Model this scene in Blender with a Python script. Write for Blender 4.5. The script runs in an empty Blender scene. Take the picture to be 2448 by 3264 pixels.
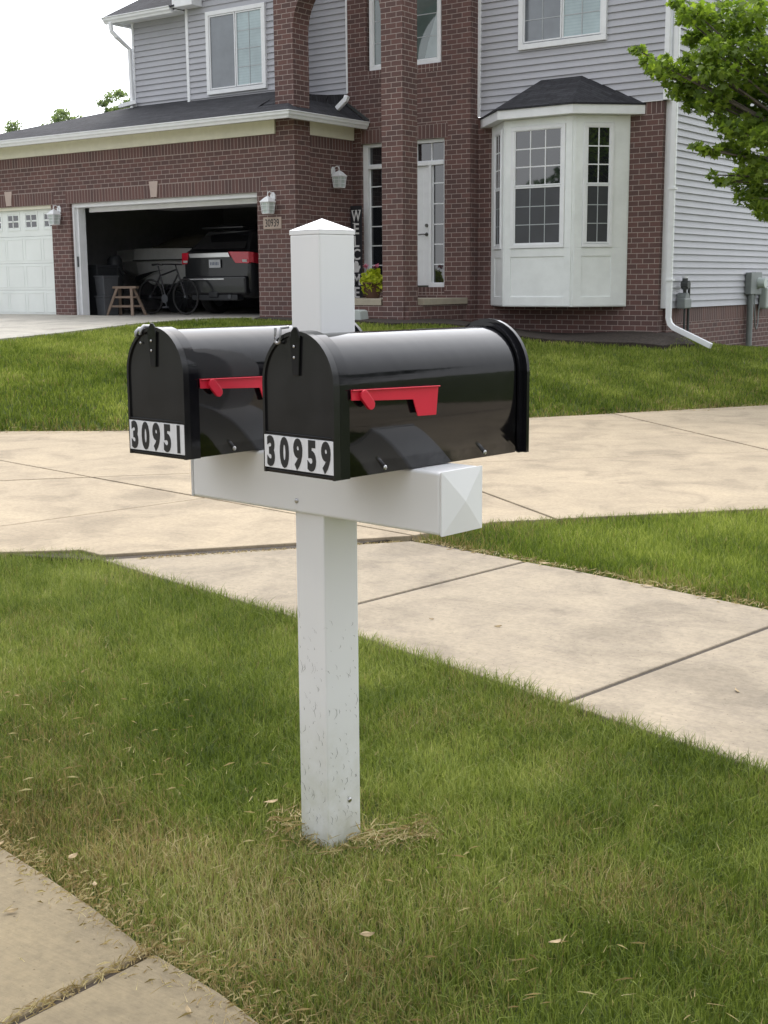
import bpy, bmesh, math, random
import numpy as np
from mathutils import Vector, Matrix
random.seed(7); rng = np.random.default_rng(7)
PI = math.pi; R = math.radians
scene = bpy.context.scene
COL = scene.collection

# ---------------------------------------------------------------- helpers
def tag(o, label=None, cat=None, group=None, kind=None):
    if label: o['label'] = label
    if cat: o['category'] = cat
    if group: o['group'] = group
    if kind: o['kind'] = kind
    return o

def empty(name, loc=(0, 0, 0), rz=0, label=None, cat=None, group=None):
    o = bpy.data.objects.new(name, None); COL.objects.link(o)
    o.location = loc; o.rotation_euler = (0, 0, rz); o.empty_display_size = .1
    return tag(o, label, cat, group)

class MB:
    """collects faces of ONE mesh, local metres"""
    def __init__(s): s.v = []; s.f = []; s.m = []; s.mi = 0; s.sm = []; s.smooth = False; s.uvo = {}
    def add(s, vs, fs):
        b = len(s.v); s.v += [tuple(v) for v in vs]
        for f in fs: s.f.append(tuple(b + i for i in f)); s.m.append(s.mi); s.sm.append(s.smooth)
    def box(s, x0, x1, y0, y1, z0, z1):
        if x1 < x0: x0, x1 = x1, x0
        if y1 < y0: y0, y1 = y1, y0
        s.add([(x0,y0,z0),(x1,y0,z0),(x1,y1,z0),(x0,y1,z0),(x0,y0,z1),(x1,y0,z1),(x1,y1,z1),(x0,y1,z1)],
              [(0,3,2,1),(4,5,6,7),(0,1,5,4),(1,2,6,5),(2,3,7,6),(3,0,4,7)])
    def quad(s, a, b, c, d): s.add([a, b, c, d], [(0, 1, 2, 3)])
    def poly(s, pts): s.add(pts, [tuple(range(len(pts)))])
    def prism(s, pts, off):
        """pts: 3D loop, off: vector; closed solid"""
        n = len(pts); off = Vector(off)
        a = [Vector(p) for p in pts]; b = [p + off for p in a]
        fs = [tuple(range(n))[::-1], tuple(range(n, 2 * n))]
        fs += [(i, (i + 1) % n, n + (i + 1) % n, n + i) for i in range(n)]
        s.add(a + b, fs)
    def tube(s, pts, r, n=10, r2=None, cap=True, flat=1.0):
        pts = [Vector(p) for p in pts]; k = len(pts); rings = []
        up0 = Vector((0, 0, 1))
        for i, p in enumerate(pts):
            t = (pts[min(i + 1, k - 1)] - pts[max(i - 1, 0)]).normalized()
            u = t.cross(up0)
            if u.length < .05: u = t.cross(Vector((0, 1, 0)))
            u.normalize(); w = t.cross(u)
            rr = r + ((r2 if r2 is not None else r) - r) * i / max(1, k - 1)
            rings.append([p + u * (math.cos(2*PI*j/n) * rr) + w * (math.sin(2*PI*j/n) * rr * flat) for j in range(n)])
        vs = [v for q in rings for v in q]; fs = []
        for i in range(k - 1):
            for j in range(n):
                fs.append((i*n+j, i*n+(j+1) % n, (i+1)*n+(j+1) % n, (i+1)*n+j))
        sm = s.smooth; s.smooth = True
        s.add(vs, fs)
        s.smooth = False
        if cap:
            s.add(rings[0], [tuple(range(n))]); s.add(rings[-1], [tuple(range(n))[::-1]])
        s.smooth = sm
    def rtube(s, pts, w, h):
        """rectangular tube (downspouts)"""
        pts = [Vector(p) for p in pts]; k = len(pts); vs = []
        for i, p in enumerate(pts):
            t = (pts[min(i + 1, k - 1)] - pts[max(i - 1, 0)]).normalized()
            u = t.cross(Vector((0, 1, 0)))
            if u.length < .05: u = Vector((1, 0, 0))
            u.normalize(); q = t.cross(u)
            for a, b in ((-1,-1),(1,-1),(1,1),(-1,1)): vs.append(p + u*a*w/2 + q*b*h/2)
        fs = [(0,1,2,3)]
        for i in range(k-1):
            for j in range(4): fs.append((i*4+j, i*4+(j+1) % 4, (i+1)*4+(j+1) % 4, (i+1)*4+j))
        fs.append(tuple((k-1)*4+j for j in (3,2,1,0)))
        s.add(vs, fs)
    def disc(s, c, nrm, r, h, n=12):
        c = Vector(c); nrm = Vector(nrm).normalized()
        s.tube([c, c + nrm*h*.7, c + nrm*h], r, n); 
    def build(s, name, mats, parent=None, bevel=0, loc=None, rz=0, world=False, seg=2):
        me = bpy.data.meshes.new(name)
        me.from_pydata(s.v, [], s.f)
        if not isinstance(mats, (list, tuple)): mats = [mats]
        for m in mats: me.materials.append(m)
        me.polygons.foreach_set('material_index', s.m)
        me.polygons.foreach_set('use_smooth', s.sm)
        me.update()
        bm = bmesh.new(); bm.from_mesh(me); bmesh.ops.recalc_face_normals(bm, faces=bm.faces)
        uv = bm.loops.layers.uv.new('UVMap')
        for f in bm.faces:
            n = f.normal
            for l in f.loops:
                c = l.vert.co
                if abs(n.z) > .75: l[uv].uv = (c.x, c.y)
                elif abs(n.y) >= abs(n.x): l[uv].uv = (c.x, c.z)
                else: l[uv].uv = (c.y, c.z)
        bm.to_mesh(me); bm.free()
        o = bpy.data.objects.new(name, me); COL.objects.link(o)
        if parent: o.parent = parent
        if loc is not None: o.location = loc; o.rotation_euler = (0, 0, rz)
        if bevel:
            b = o.modifiers.new('b', 'BEVEL'); b.width = bevel; b.segments = seg; b.limit_method = 'ANGLE'; b.angle_limit = R(40)
            b.harden_normals = False
        return o

def text(name, s, size, mat, parent, loc, rot, sx=1.0, off=0.0, ext=.001, align='CENTER'):
    cu = bpy.data.curves.new(name, 'FONT'); cu.body = s; cu.size = size; cu.offset = off; cu.extrude = ext
    cu.align_x = align; cu.align_y = 'BOTTOM_BASELINE'; cu.resolution_u = 4
    t = bpy.data.objects.new('tmp', cu); COL.objects.link(t)
    bpy.context.view_layer.update()
    me = bpy.data.meshes.new_from_object(t.evaluated_get(bpy.context.evaluated_depsgraph_get()))
    bpy.data.objects.remove(t); bpy.data.curves.remove(cu)
    for v in me.vertices: v.co.x *= sx
    me.materials.clear(); me.materials.append(mat)
    o = bpy.data.objects.new(name, me); COL.objects.link(o); o.parent = parent
    o.location = loc; o.rotation_euler = rot
    return o

# ---------------------------------------------------------------- materials
def nt(name):
    m = bpy.data.materials.new(name); m.use_nodes = True
    t = m.node_tree; return m, t, t.nodes, t.links, t.nodes['Principled BSDF']
def coord(N, kind='Object'):
    c = N.new('ShaderNodeTexCoord'); return c.outputs[kind]
def noise(N, L, vec, scale, detail=4, rough=.6, dist=0):
    n = N.new('ShaderNodeTexNoise'); n.inputs['Scale'].default_value = scale; n.inputs['Detail'].default_value = detail
    n.inputs['Roughness'].default_value = rough; n.inputs['Distortion'].default_value = dist
    if vec: L.new(vec, n.inputs['Vector'])
    return n.outputs['Fac']
def ramp(N, L, fac, stops):
    r = N.new('ShaderNodeValToRGB'); e = r.color_ramp.elements
    while len(e) < len(stops): e.new(.5)
    for i, (p, c) in enumerate(stops):
        e[i].position = p; e[i].color = (*c, 1) if len(c) == 3 else c
    L.new(fac, r.inputs['Fac']); return r.outputs['Color']
def mix(N, L, fac, a, b, mode='MIX'):
    m = N.new('ShaderNodeMix'); m.data_type = 'RGBA'; m.blend_type = mode
    for sock, v in ((m.inputs['Factor'], fac), (m.inputs['A'], a), (m.inputs['B'], b)):
        if hasattr(v, 'links'): L.new(v, sock)
        elif isinstance(v, (int, float)): sock.default_value = v
        else: sock.default_value = (*v, 1)
    return m.outputs['Result']
def bump(N, L, B, h, strength=.3, dist=.01):
    b = N.new('ShaderNodeBump'); b.inputs['Strength'].default_value = strength; b.inputs['Distance'].default_value = dist
    L.new(h, b.inputs['Height']); L.new(b.outputs['Normal'], B.inputs['Normal'])
def math_(N, L, op, a, b=0.0, clamp=False):
    m = N.new('ShaderNodeMath'); m.operation = op; m.use_clamp = clamp
    for i, v in enumerate((a, b)):
        if hasattr(v, 'links'): L.new(v, m.inputs[i])
        else: m.inputs[i].default_value = v
    return m.outputs[0]

def simple(name, col, rough=.5, metal=0, coat=0, spec=.5, var=.08, scale=6, bmp=0):
    m, t, N, L, B = nt(name)
    B.inputs['Roughness'].default_value = rough; B.inputs['Metallic'].default_value = metal
    B.inputs['Coat Weight'].default_value = coat; B.inputs['Specular IOR Level'].default_value = spec
    f = noise(N, L, coord(N), scale)
    c = ramp(N, L, f, [(.3, tuple(x*(1-var) for x in col)), (.7, tuple(min(1, x*(1+var)) for x in col))])
    L.new(c, B.inputs['Base Color'])
    if bmp: bump(N, L, B, noise(N, L, coord(N), scale*12), bmp, .002)
    return m

def brick_mat(name, bw=.2032, rh=.0813, offset=.5, swap=False, v0=0.0, dark=1.0):
    m, t, N, L, B = nt(name)
    uv = coord(N, 'UV'); sep = N.new('ShaderNodeSeparateXYZ'); L.new(uv, sep.inputs[0])
    cmb = N.new('ShaderNodeCombineXYZ')
    if swap:
        L.new(math_(N, L, 'SUBTRACT', sep.outputs[1], v0), cmb.inputs[0]); L.new(sep.outputs[0], cmb.inputs[1])
    else:
        L.new(sep.outputs[0], cmb.inputs[0]); L.new(math_(N, L, 'SUBTRACT', sep.outputs[1], v0), cmb.inputs[1])
    b = N.new('ShaderNodeTexBrick'); L.new(cmb.outputs[0], b.inputs['Vector'])
    b.inputs['Scale'].default_value = 1; b.inputs['Brick Width'].default_value = bw; b.inputs['Row Height'].default_value = rh
    b.inputs['Mortar Size'].default_value = .0056; b.inputs['Mortar Smooth'].default_value = .25; b.offset = offset
    d = dark
    b.inputs['Color1'].default_value = (.145*d, .075*d, .066*d, 1); b.inputs['Color2'].default_value = (.100*d, .058*d, .054*d, 1)
    b.inputs['Mortar'].default_value = (.37, .305, .28, 1)
    n1 = noise(N, L, cmb.outputs[0], 60, 3); n2 = noise(N, L, cmb.outputs[0], .8, 3)
    c = mix(N, L, .35, b.outputs['Color'], ramp(N, L, n1, [(.3, (.55, .55, .55)), (.7, (1.35, 1.35, 1.35))]), 'MULTIPLY')
    c = mix(N, L, .5, c, ramp(N, L, n2, [(.3, (.82, .82, .84)), (.7, (1.15, 1.12, 1.1))]), 'MULTIPLY')
    L.new(c, B.inputs['Base Color']); B.inputs['Roughness'].default_value = .85
    inv = math_(N, L, 'SUBTRACT', 1.0, b.outputs['Fac'])
    h = math_(N, L, 'ADD', inv, math_(N, L, 'MULTIPLY', n1, .25))
    bump(N, L, B, h, .7, .006)
    return m

def concrete(name, base, dark, stain=1.0, speck=.5):
    m, t, N, L, B = nt(name)
    g = N.new('ShaderNodeNewGeometry').outputs['Position']
    n1 = noise(N, L, g, .9, 5, .65, .4); n2 = noise(N, L, g, 5, 5, .7, .5); n3 = noise(N, L, g, 140, 3); n4 = noise(N, L, g, 38, 4, .7)
    c = ramp(N, L, n1, [(.3, tuple(x*.86 for x in base)), (.65, base)])
    st = ramp(N, L, n2, [(.40, (0, 0, 0)), (.66, (1, 1, 1))])
    stm = math_(N, L, 'MULTIPLY', st, ramp(N, L, n1, [(.35, (1, 1, 1)), (.6, (.25, .25, .25))]))
    c = mix(N, L, math_(N, L, 'MULTIPLY', stm, .55*stain), c, dark)
    c = mix(N, L, .6, c, ramp(N, L, n4, [(.25, (.66, .66, .66)), (.6, (1.10, 1.10, 1.10))]), 'MULTIPLY')
    sp = ramp(N, L, n3, [(.2, (.3, .28, .25)), (.34, (1, 1, 1)), (.66, (1, 1, 1)), (.8, (1.25, 1.22, 1.2))])
    c = mix(N, L, speck, c, sp, 'MULTIPLY')
    n5 = noise(N, L, g, 1.9, 6, .62, .8)
    c = mix(N, L, .85, c, ramp(N, L, n5, [(.34, (.66, .655, .65)), (.50, (.93, .93, .93)), (.68, (1.06, 1.055, 1.04))]), 'MULTIPLY')
    # small dark pits
    v = N.new('ShaderNodeTexVoronoi'); v.inputs['Scale'].default_value = 26; L.new(g, v.inputs['Vector']); v.inputs['Randomness'].default_value = 1
    pit = ramp(N, L, v.outputs['Distance'], [(.06, (.35, .3, .25)), (.11, (1, 1, 1))])
    c = mix(N, L, speck*.9, c, pit, 'MULTIPLY')
    mp = N.new('ShaderNodeMapping'); L.new(g, mp.inputs[0]); mp.inputs['Rotation'].default_value = (0, 0, .95); mp.inputs['Scale'].default_value = (2.2, 130, 1)
    br = noise(N, L, mp.outputs[0], 1.0, 3, .7)
    c = mix(N, L, .38, c, ramp(N, L, br, [(.3, (.72, .72, .72)), (.62, (1.10, 1.10, 1.10))]), 'MULTIPLY')
    L.new(c, B.inputs['Base Color']); B.inputs['Roughness'].default_value = .9
    bump(N, L, B, math_(N, L, 'ADD', n3, n4), .35, .003)
    return m

def shingle_mat(name):
    m, t, N, L, B = nt(name)
    uv = coord(N, 'UV')
    b = N.new('ShaderNodeTexBrick'); L.new(uv, b.inputs['Vector']); b.inputs['Scale'].default_value = 1
    b.inputs['Brick Width'].default_value = .3; b.inputs['Row Height'].default_value = .06; b.inputs['Mortar Size'].default_value = .003
    b.inputs['Color1'].default_value = (.042, .043, .050, 1); b.inputs['Color2'].default_value = (.022, .022, .027, 1); b.inputs['Mortar'].default_value = (.008, .008, .01, 1)
    n = noise(N, L, uv, 9, 5); n2 = noise(N, L, uv, 250, 2)
    c = mix(N, L, .6, b.outputs['Color'], ramp(N, L, n, [(.35, (.6, .6, .62)), (.7, (1.5, 1.5, 1.5))]), 'MULTIPLY')
    c = mix(N, L, .6, c, ramp(N, L, n2, [(.3, (.5, .5, .5)), (.7, (1.5, 1.5, 1.5))]), 'MULTIPLY')
    L.new(c, B.inputs['Base Color']); B.inputs['Roughness'].default_value = .95
    bump(N, L, B, math_(N, L, 'ADD', n2, math_(N, L, 'SUBTRACT', 1.0, b.outputs['Fac'])), .5, .005)
    return m

def siding_mat(name, col):
    m, t, N, L, B = nt(name)
    c0 = coord(N); n1 = noise(N, L, c0, 1.2, 4); mp = N.new('ShaderNodeMapping'); L.new(c0, mp.inputs[0]); mp.inputs['Scale'].default_value = (3, 3, 60)
    n2 = noise(N, L, mp.outputs[0], 3, 4)
    c = ramp(N, L, n1, [(.3, tuple(x*.94 for x in col)), (.7, tuple(x*1.04 for x in col))])
    c = mix(N, L, .12, c, ramp(N, L, n2, [(.3, (.7, .7, .7)), (.7, (1.2, 1.2, 1.2))]), 'MULTIPLY')
    L.new(c, B.inputs['Base Color']); B.inputs['Roughness'].default_value = .55
    bump(N, L, B, n2, .15, .002)
    return m

def glass_mat(name, col, rough=.02, spec=1.0, blinds=False, wave=.0):
    m, t, N, L, B = nt(name)
    n = noise(N, L, coord(N), 2.2, 3)
    c = ramp(N, L, n, [(.3, tuple(x*.8 for x in col)), (.7, tuple(x*1.15 for x in col))])
    if blinds:
        w = N.new('ShaderNodeTexWave'); w.bands_direction = 'Z'; w.inputs['Scale'].default_value = 6.5; L.new(coord(N), w.inputs['Vector'])
        c = mix(N, L, .25, c, ramp(N, L, w.outputs['Fac'], [(.0, (.55, .55, .55)), (.5, (1, 1, 1))]), 'MULTIPLY')
    L.new(c, B.inputs['Base Color']); B.inputs['Roughness'].default_value = rough
    B.inputs['Specular IOR Level'].default_value = spec*.75; B.inputs['IOR'].default_value = 1.85
    bump(N, L, B, noise(N, L, coord(N), 1.4, 2), .05, .01)
    return m

M = {}
M['brick'] = brick_mat('dark red brick')
M['brick_side'] = brick_mat('foundation brick')
M['soldier_low'] = brick_mat('soldier course over openings', bw=.245, rh=.0813, offset=0, swap=True, v0=3.163)
M['soldier_top'] = brick_mat('soldier course under eave', bw=.2, rh=.0813, offset=0, swap=True, v0=3.908)
M['soldier_entry'] = brick_mat('soldier course over door', bw=.235, rh=.0813, offset=0, swap=True, v0=4.036)
M['soldier_sill'] = brick_mat('soldier sill', bw=.13, rh=.0813, offset=0, swap=True, v0=0)
M['siding'] = siding_mat('grey vinyl siding', (.45, .455, .495))
M['white'] = simple('white painted trim', (.82, .835, .86), .45, var=.04)
M['cream'] = simple('cream painted trim', (.74, .72, .59), .5, var=.05)
M['baywhite'] = simple('weathered white bay boards', (.82, .85, .85), .5, var=.07, scale=2.5)
M['shingle'] = shingle_mat('dark asphalt shingles')
M['glass_dark'] = glass_mat('dark window glass', (.014, .016, .019))
M['glass_screen'] = glass_mat('insect screen over glass', (.045, .048, .056), .35, .35)
M['glass_blind'] = glass_mat('glass over pale blinds', (.30, .40, .42), .03, .9, True)
M['glass_grey'] = glass_mat('glass over grey curtain', (.13, .15, .17), .05, .8)
M['glass_green'] = glass_mat('greenish stair window glass', (.10, .14, .135), .03, .9)
M['stone'] = simple('cast stone', (.46, .37, .33), .8, bmp=.2)
M['ledge'] = simple('porch concrete', (.36, .32, .25), .85, bmp=.3)
def vinyl():
    m, t, N, L, B = nt('white vinyl post'); g = N.new('ShaderNodeNewGeometry').outputs['Position']
    sp_ = N.new('ShaderNodeSeparateXYZ'); L.new(g, sp_.inputs[0])
    n1 = noise(N, L, g, 9, 5, .7); n2 = noise(N, L, g, 2, 3)
    c = ramp(N, L, n2, [(.3, (.80, .81, .82)), (.7, (.86, .865, .87))])
    r = N.new('ShaderNodeMapRange'); L.new(sp_.outputs[2], r.inputs[0]); r.inputs[1].default_value = .42; r.inputs[2].default_value = 0; r.inputs[3].default_value = 0; r.inputs[4].default_value = .75
    f = math_(N, L, 'MULTIPLY', r.outputs[0], ramp(N, L, n1, [(.35, (.1, .1, .1)), (.7, (1, 1, 1))]), True)
    c = mix(N, L, f, c, (.50, .50, .38)); L.new(c, B.inputs['Base Color']); B.inputs['Roughness'].default_value = .34
    bump(N, L, B, n2, .04, .004); return m
M['vinyl'] = vinyl()
def gloss_black():
    m, t, N, L, B = nt('gloss black enamel')
    c0 = coord(N); n = noise(N, L, c0, 7, 5, .7)
    L.new(ramp(N, L, n, [(.35, (.005, .005, .007)), (.75, (.010, .010, .012))]), B.inputs['Base Color'])
    L.new(ramp(N, L, noise(N, L, c0, 16, 5, .7), [(.3, (.035,)*3), (.75, (.16,)*3)]), B.inputs['Roughness'])
    B.inputs['Specular IOR Level'].default_value = .5; B.inputs['IOR'].default_value = 1.44
    bump(N, L, B, noise(N, L, c0, 4.5, 3), .12, .01)
    return m
M['black'] = gloss_black()
M['black_door'] = simple('dusty black door enamel', (.012, .012, .013), .2, var=.5, scale=9)
M['red'] = simple('red plastic flag', (.66, .020, .050), .35, var=.06, spec=.4)
M['steel'] = simple('bright screw steel', (.55, .55, .56), .28, metal=1)
M['clip'] = simple('brushed latch metal', (.34, .34, .35), .4, metal=.8)
M['sticker'] = simple('silver reflective sticker', (.74, .75, .78), .4, var=.04, scale=40)
M['ink'] = simple('black ink', (.015, .015, .016), .6)
M['scuff'] = simple('dark scuffs', (.10, .095, .085), .9)
M['garage_dark'] = simple('unlit garage lining', (.42, .42, .45), .9)
M['garage_floor'] = simple('garage floor slab', (.38, .36, .33), .8, bmp=.2)
M['door_white'] = simple('white steel garage door', (.80, .84, .82), .4, var=.04, scale=1.5)
M['lampglass'] = simple('frosted lamp glass', (.52, .58, .56), .2)
M['plaque'] = simple('beige address plaque', (.42, .33, .28), .8, bmp=.15)
M['carpaint'] = simple('dark grey car paint', (.014, .015, .018), .28, metal=.1, coat=.35)
M['carglass'] = simple('car glass', (.012, .012, .014), .06, spec=.8)
M['chrome'] = simple('chrome', (.80, .80, .82), .22, metal=.6, var=.02)
M['redlens'] = simple('red tail lens', (.62, .02, .045), .15, coat=.5)
M['clearlens'] = simple('clear tail lens', (.6, .58, .58), .15)
M['rubber'] = simple('tyre rubber', (.018, .018, .019), .8)
M['plate'] = simple('licence plate', (.55, .57, .60), .4)
M['hull'] = simple('white gelcoat hull', (.72, .73, .72), .35)
M['darkplastic'] = simple('dark plastic', (.022, .024, .028), .5)
M['greyplastic'] = simple('grey plastic', (.085, .09, .10), .5)
M['wood'] = simple('weathered lumber', (.23, .17, .13), .8, var=.2)
M['bikeblack'] = simple('black bicycle enamel', (.015, .015, .018), .35)
M['mulch'] = simple('dark bark mulch', (.035, .026, .020), .95, var=.6, scale=25, bmp=1)
M['meter'] = simple('grey utility enamel', (.20, .22, .22), .5)
M['meterdark'] = simple('dark utility paint', (.05, .055, .055), .6)
M['bark'] = simple('grey brown bark', (.10, .085, .07), .9, var=.35, scale=14, bmp=.8)
M['terracotta'] = simple('brown planter', (.10, .05, .03), .7)
M['signblack'] = simple('black sign board', (.020, .020, .026), .6)
M['signwhite'] = simple('white sign paint', (.75, .75, .76), .6)
M['handle'] = simple('dark nickel', (.12, .12, .11), .35, metal=.7)
M['deadleaf'] = simple('dry leaf', (.36, .27, .15), .8, var=.3, scale=30)
M['asphalt'] = concrete('joint filler', (.055, .040, .026), (.03, .022, .015))
M['drive'] = concrete('warm driveway concrete', (.40, .325, .225), (.27, .215, .155), .5, .6)
M['walk'] = concrete('sidewalk concrete', (.345, .288, .208), (.175, .147, .118), .8, .75)
M['street'] = concrete('street concrete', (.225, .180, .108), (.15, .12, .08), .8, .95)
M['gdrive'] = concrete('pale garage driveway', (.46, .435, .38), (.36, .33, .29), .3, .2)
M['road'] = concrete('street asphalt', (.16, .15, .13), (.10, .095, .085), .8, .6)

def leaf_mat(name, a, b, trans=.35):
    m, t, N, L, B = nt(name)
    at = N.new('ShaderNodeAttribute'); at.attribute_name = 'rnd'
    c = ramp(N, L, at.outputs['Fac'], [(0, a), (1, b)])
    L.new(c, B.inputs['Base Color']); B.inputs['Roughness'].default_value = .55; B.inputs['Specular IOR Level'].default_value = .35
    tr = N.new('ShaderNodeBsdfTranslucent'); L.new(mix(N, L, 1.0, c, (1.5, 1.6, .7), 'MULTIPLY'), tr.inputs['Color'])
    ms = N.new('ShaderNodeMixShader'); ms.inputs[0].default_value = trans
    L.new(B.outputs[0], ms.inputs[1]); L.new(tr.outputs[0], ms.inputs[2]); L.new(ms.outputs[0], N['Material Output'].inputs['Surface'])
    return m
M['maple'] = leaf_mat('maple leaves', (.085, .140, .026), (.25, .335, .062), .5)
M['farleaf'] = leaf_mat('haze-paled far tree leaves', (.14, .18, .12), (.22, .27, .18), .5)  # distance haze is mixed into this leaf colour by paling it
M['darkleaf'] = leaf_mat('street tree leaves', (.02, .045, .012), (.05, .09, .025), .25)
M['lime'] = leaf_mat('lime sweet potato vine', (.34, .42, .02), (.58, .62, .06), .3)
M['pink'] = leaf_mat('pink blossoms', (.55, .12, .25), (.65, .25, .38), .2)
def grass_mat(name, trans=.42, k=1.0):
    m, t, N, L, B = nt(name)
    at = N.new('ShaderNodeAttribute'); at.attribute_name = 'rnd'
    dr = N.new('ShaderNodeAttribute'); dr.attribute_name = 'dry'
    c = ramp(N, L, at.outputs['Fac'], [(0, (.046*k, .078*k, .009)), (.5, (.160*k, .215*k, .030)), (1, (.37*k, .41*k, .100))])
    s = ramp(N, L, at.outputs['Fac'], [(0, (.22, .155, .06)), (.6, (.42, .31, .14)), (1, (.62, .52, .29))])
    c = mix(N, L, dr.outputs['Fac'], c, s)
    L.new(c, B.inputs['Base Color']); B.inputs['Roughness'].default_value = .5; B.inputs['Specular IOR Level'].default_value = .3
    tr = N.new('ShaderNodeBsdfTranslucent'); L.new(c, tr.inputs['Color'])
    ms = N.new('ShaderNodeMixShader'); ms.inputs[0].default_value = trans
    L.new(B.outputs[0], ms.inputs[1]); L.new(tr.outputs[0], ms.inputs[2]); L.new(ms.outputs[0], N['Material Output'].inputs['Surface'])
    return m
M['grass'] = grass_mat('lawn blades', .42, .98)
M['grass_far'] = grass_mat('sun-brightened lawn blades', .46, 1.12)  # same grass as the near lawn, sunlight put in as a brighter blade colour
def soil_mat():
    m, t, N, L, B = nt('lawn soil and thatch')
    g = N.new('ShaderNodeNewGeometry').outputs['Position']
    n1 = noise(N, L, g, 45, 4, .7); n2 = noise(N, L, g, .7, 4)
    c = ramp(N, L, n1, [(.3, (.030, .042, .008)), (.55, (.070, .100, .018)), (.8, (.15, .14, .045))])
    c = mix(N, L, .5, c, ramp(N, L, n2, [(.3, (.7, .8, .7)), (.7, (1.25, 1.2, 1.1))]), 'MULTIPLY')
    L.new(c, B.inputs['Base Color']); B.inputs['Roughness'].default_value = 1
    bump(N, L, B, n1, .8, .02)
    return m
M['soil'] = soil_mat()

# ---------------------------------------------------------------- terrain
ND = (-.75, .66); ED = 14.3
HP = [(-8.7,19.4,1.0),(-8.6,21.2,.53),(-8.6,24.2,.10),(-12.3,17.2,1.14),(-14.4,17,1.08),(-20.4,17,1.02),(-25,17,1.0),(-10,10,1.0),(-18,12,.96),
      (-5,17.5,.42),(-7.7,19.3,.66),(-7.6,18.0,.78),(-6.6,18.6,.52),(-5,21,.08),(-30,20,1.0),(-8.6,28,.0),(-2,20,.0),(-15,24,1.0),(-25,30,1.0),(-40,50,1.0),(0,40,0),(-20,60,.6)]
HPa = np.array(HP)
def hgt(x, y):
    x = np.asarray(x, float); y = np.asarray(y, float)
    d = x*ND[0] + y*ND[1] - ED
    s = np.where(d > 0, 1 - np.exp(-np.maximum(d, 0)/3.2), 0)
    w = 0; a = 0
    for px, py, ph in HPa:
        q = 1.0/((x-px)**2 + (y-py)**2 + .15)**1.6; w = w + q; a = a + q*ph
    k = np.clip(d/.35, 0, 1)
    return s*(a/w)*k
def H(x, y): return float(hgt(x, y))

def axis(lo, hi, a, b, fine, coarse):
    v = list(np.arange(lo, a, coarse)) + list(np.arange(a, b, fine)) + list(np.arange(b, hi + coarse, coarse)); return np.array(v)
gx = axis(-420, 420, -28, 4, .4, 14); gy = axis(-420, 620, 4, 34, .4, 14)
X, Y = np.meshgrid(gx, gy); Z = hgt(X, Y) - .035
nx, ny = len(gx), len(gy)
vs = np.stack([X.ravel(), Y.ravel(), Z.ravel()], 1)
fs = [(j*nx+i, j*nx+i+1, (j+1)*nx+i+1, (j+1)*nx+i) for j in range(ny-1) for i in range(nx-1)]
g = MB(); g.v = [tuple(p) for p in vs]; g.f = fs; g.m = [0]*len(fs); g.sm = [True]*len(fs)
ground = g.build('ground', M['soil']); tag(ground, 'lawn soil under the grass', None, kind='structure')

def drape(name, polys, off, thick, mat, cell=.8, label=None, jit=0):
    """one pavement sheet built of slabs; each polygon is a slab with real sides"""
    bm = bmesh.new()
    for poly in polys:
        b2 = bmesh.new()
        f = b2.faces.new([b2.verts.new((p[0], p[1], 0)) for p in poly])
        xs = [p[0] for p in poly]; ys = [p[1] for p in poly]
        if cell:
            for ax, lo, hi in ((0, min(xs), max(xs)), (1, min(ys), max(ys))):
                c = math.ceil(lo/cell)*cell
                while c < hi:
                    co = [0, 0, 0]; co[ax] = c; no = [0, 0, 0]; no[ax] = 1
                    bmesh.ops.bisect_plane(b2, geom=b2.verts[:]+b2.edges[:]+b2.faces[:], plane_co=co, plane_no=no); c += cell
        r = bmesh.ops.extrude_face_region(b2, geom=b2.faces[:])
        top = [v for v in r['geom'] if isinstance(v, bmesh.types.BMVert)]
        dz = random.uniform(-jit, jit)
        for v in b2.verts: v.co.z = H(v.co.x, v.co.y) + off - thick
        for v in top: v.co.z = H(v.co.x, v.co.y) + off + dz
        me = bpy.data.meshes.new('t'); bmesh.ops.recalc_face_normals(b2, faces=b2.faces); b2.to_mesh(me); b2.free(); bm.from_mesh(me); bpy.data.meshes.remove(me)
    me = bpy.data.meshes.new(name); bm.to_mesh(me); bm.free(); me.materials.append(mat)
    o = bpy.data.objects.new(name, me); COL.objects.link(o)
    b = o.modifiers.new('b', 'BEVEL'); b.width = .008; b.segments = 2; b.limit_method = 'ANGLE'; b.angle_limit = R(50)
    return tag(o, label, None, kind='structure')

def clip(poly, a, b, c):
    """keep a*x+b*y<=c"""
    out = []
    for i in range(len(poly)):
        p, q = poly[i], poly[(i+1) % len(poly)]
        dp = a*p[0]+b*p[1]-c; dq = a*q[0]+b*q[1]-c
        if dp <= 0: out.append(p)
        if dp*dq < 0:
            t = dp/(dp-dq); out.append((p[0]+(q[0]-p[0])*t, p[1]+(q[1]-p[1])*t))
    return out
def slabs(poly, lines, gap=.008):
    """split poly along lines (point, point); returns slabs with gaps"""
    polys = [poly]
    for (x0, y0), (x1, y1) in lines:
        dx, dy = x1-x0, y1-y0; l = math.hypot(dx, dy); a, b = -dy/l, dx/l; c = a*x0+b*y0; new = []
        for p in polys:
            q1 = clip(p, a, b, c-gap); q2 = clip(p, -a, -b, -c-gap)
            for q in (q1, q2):
                if len(q) > 2: new.append(q)
        polys = new
    return polys

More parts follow.
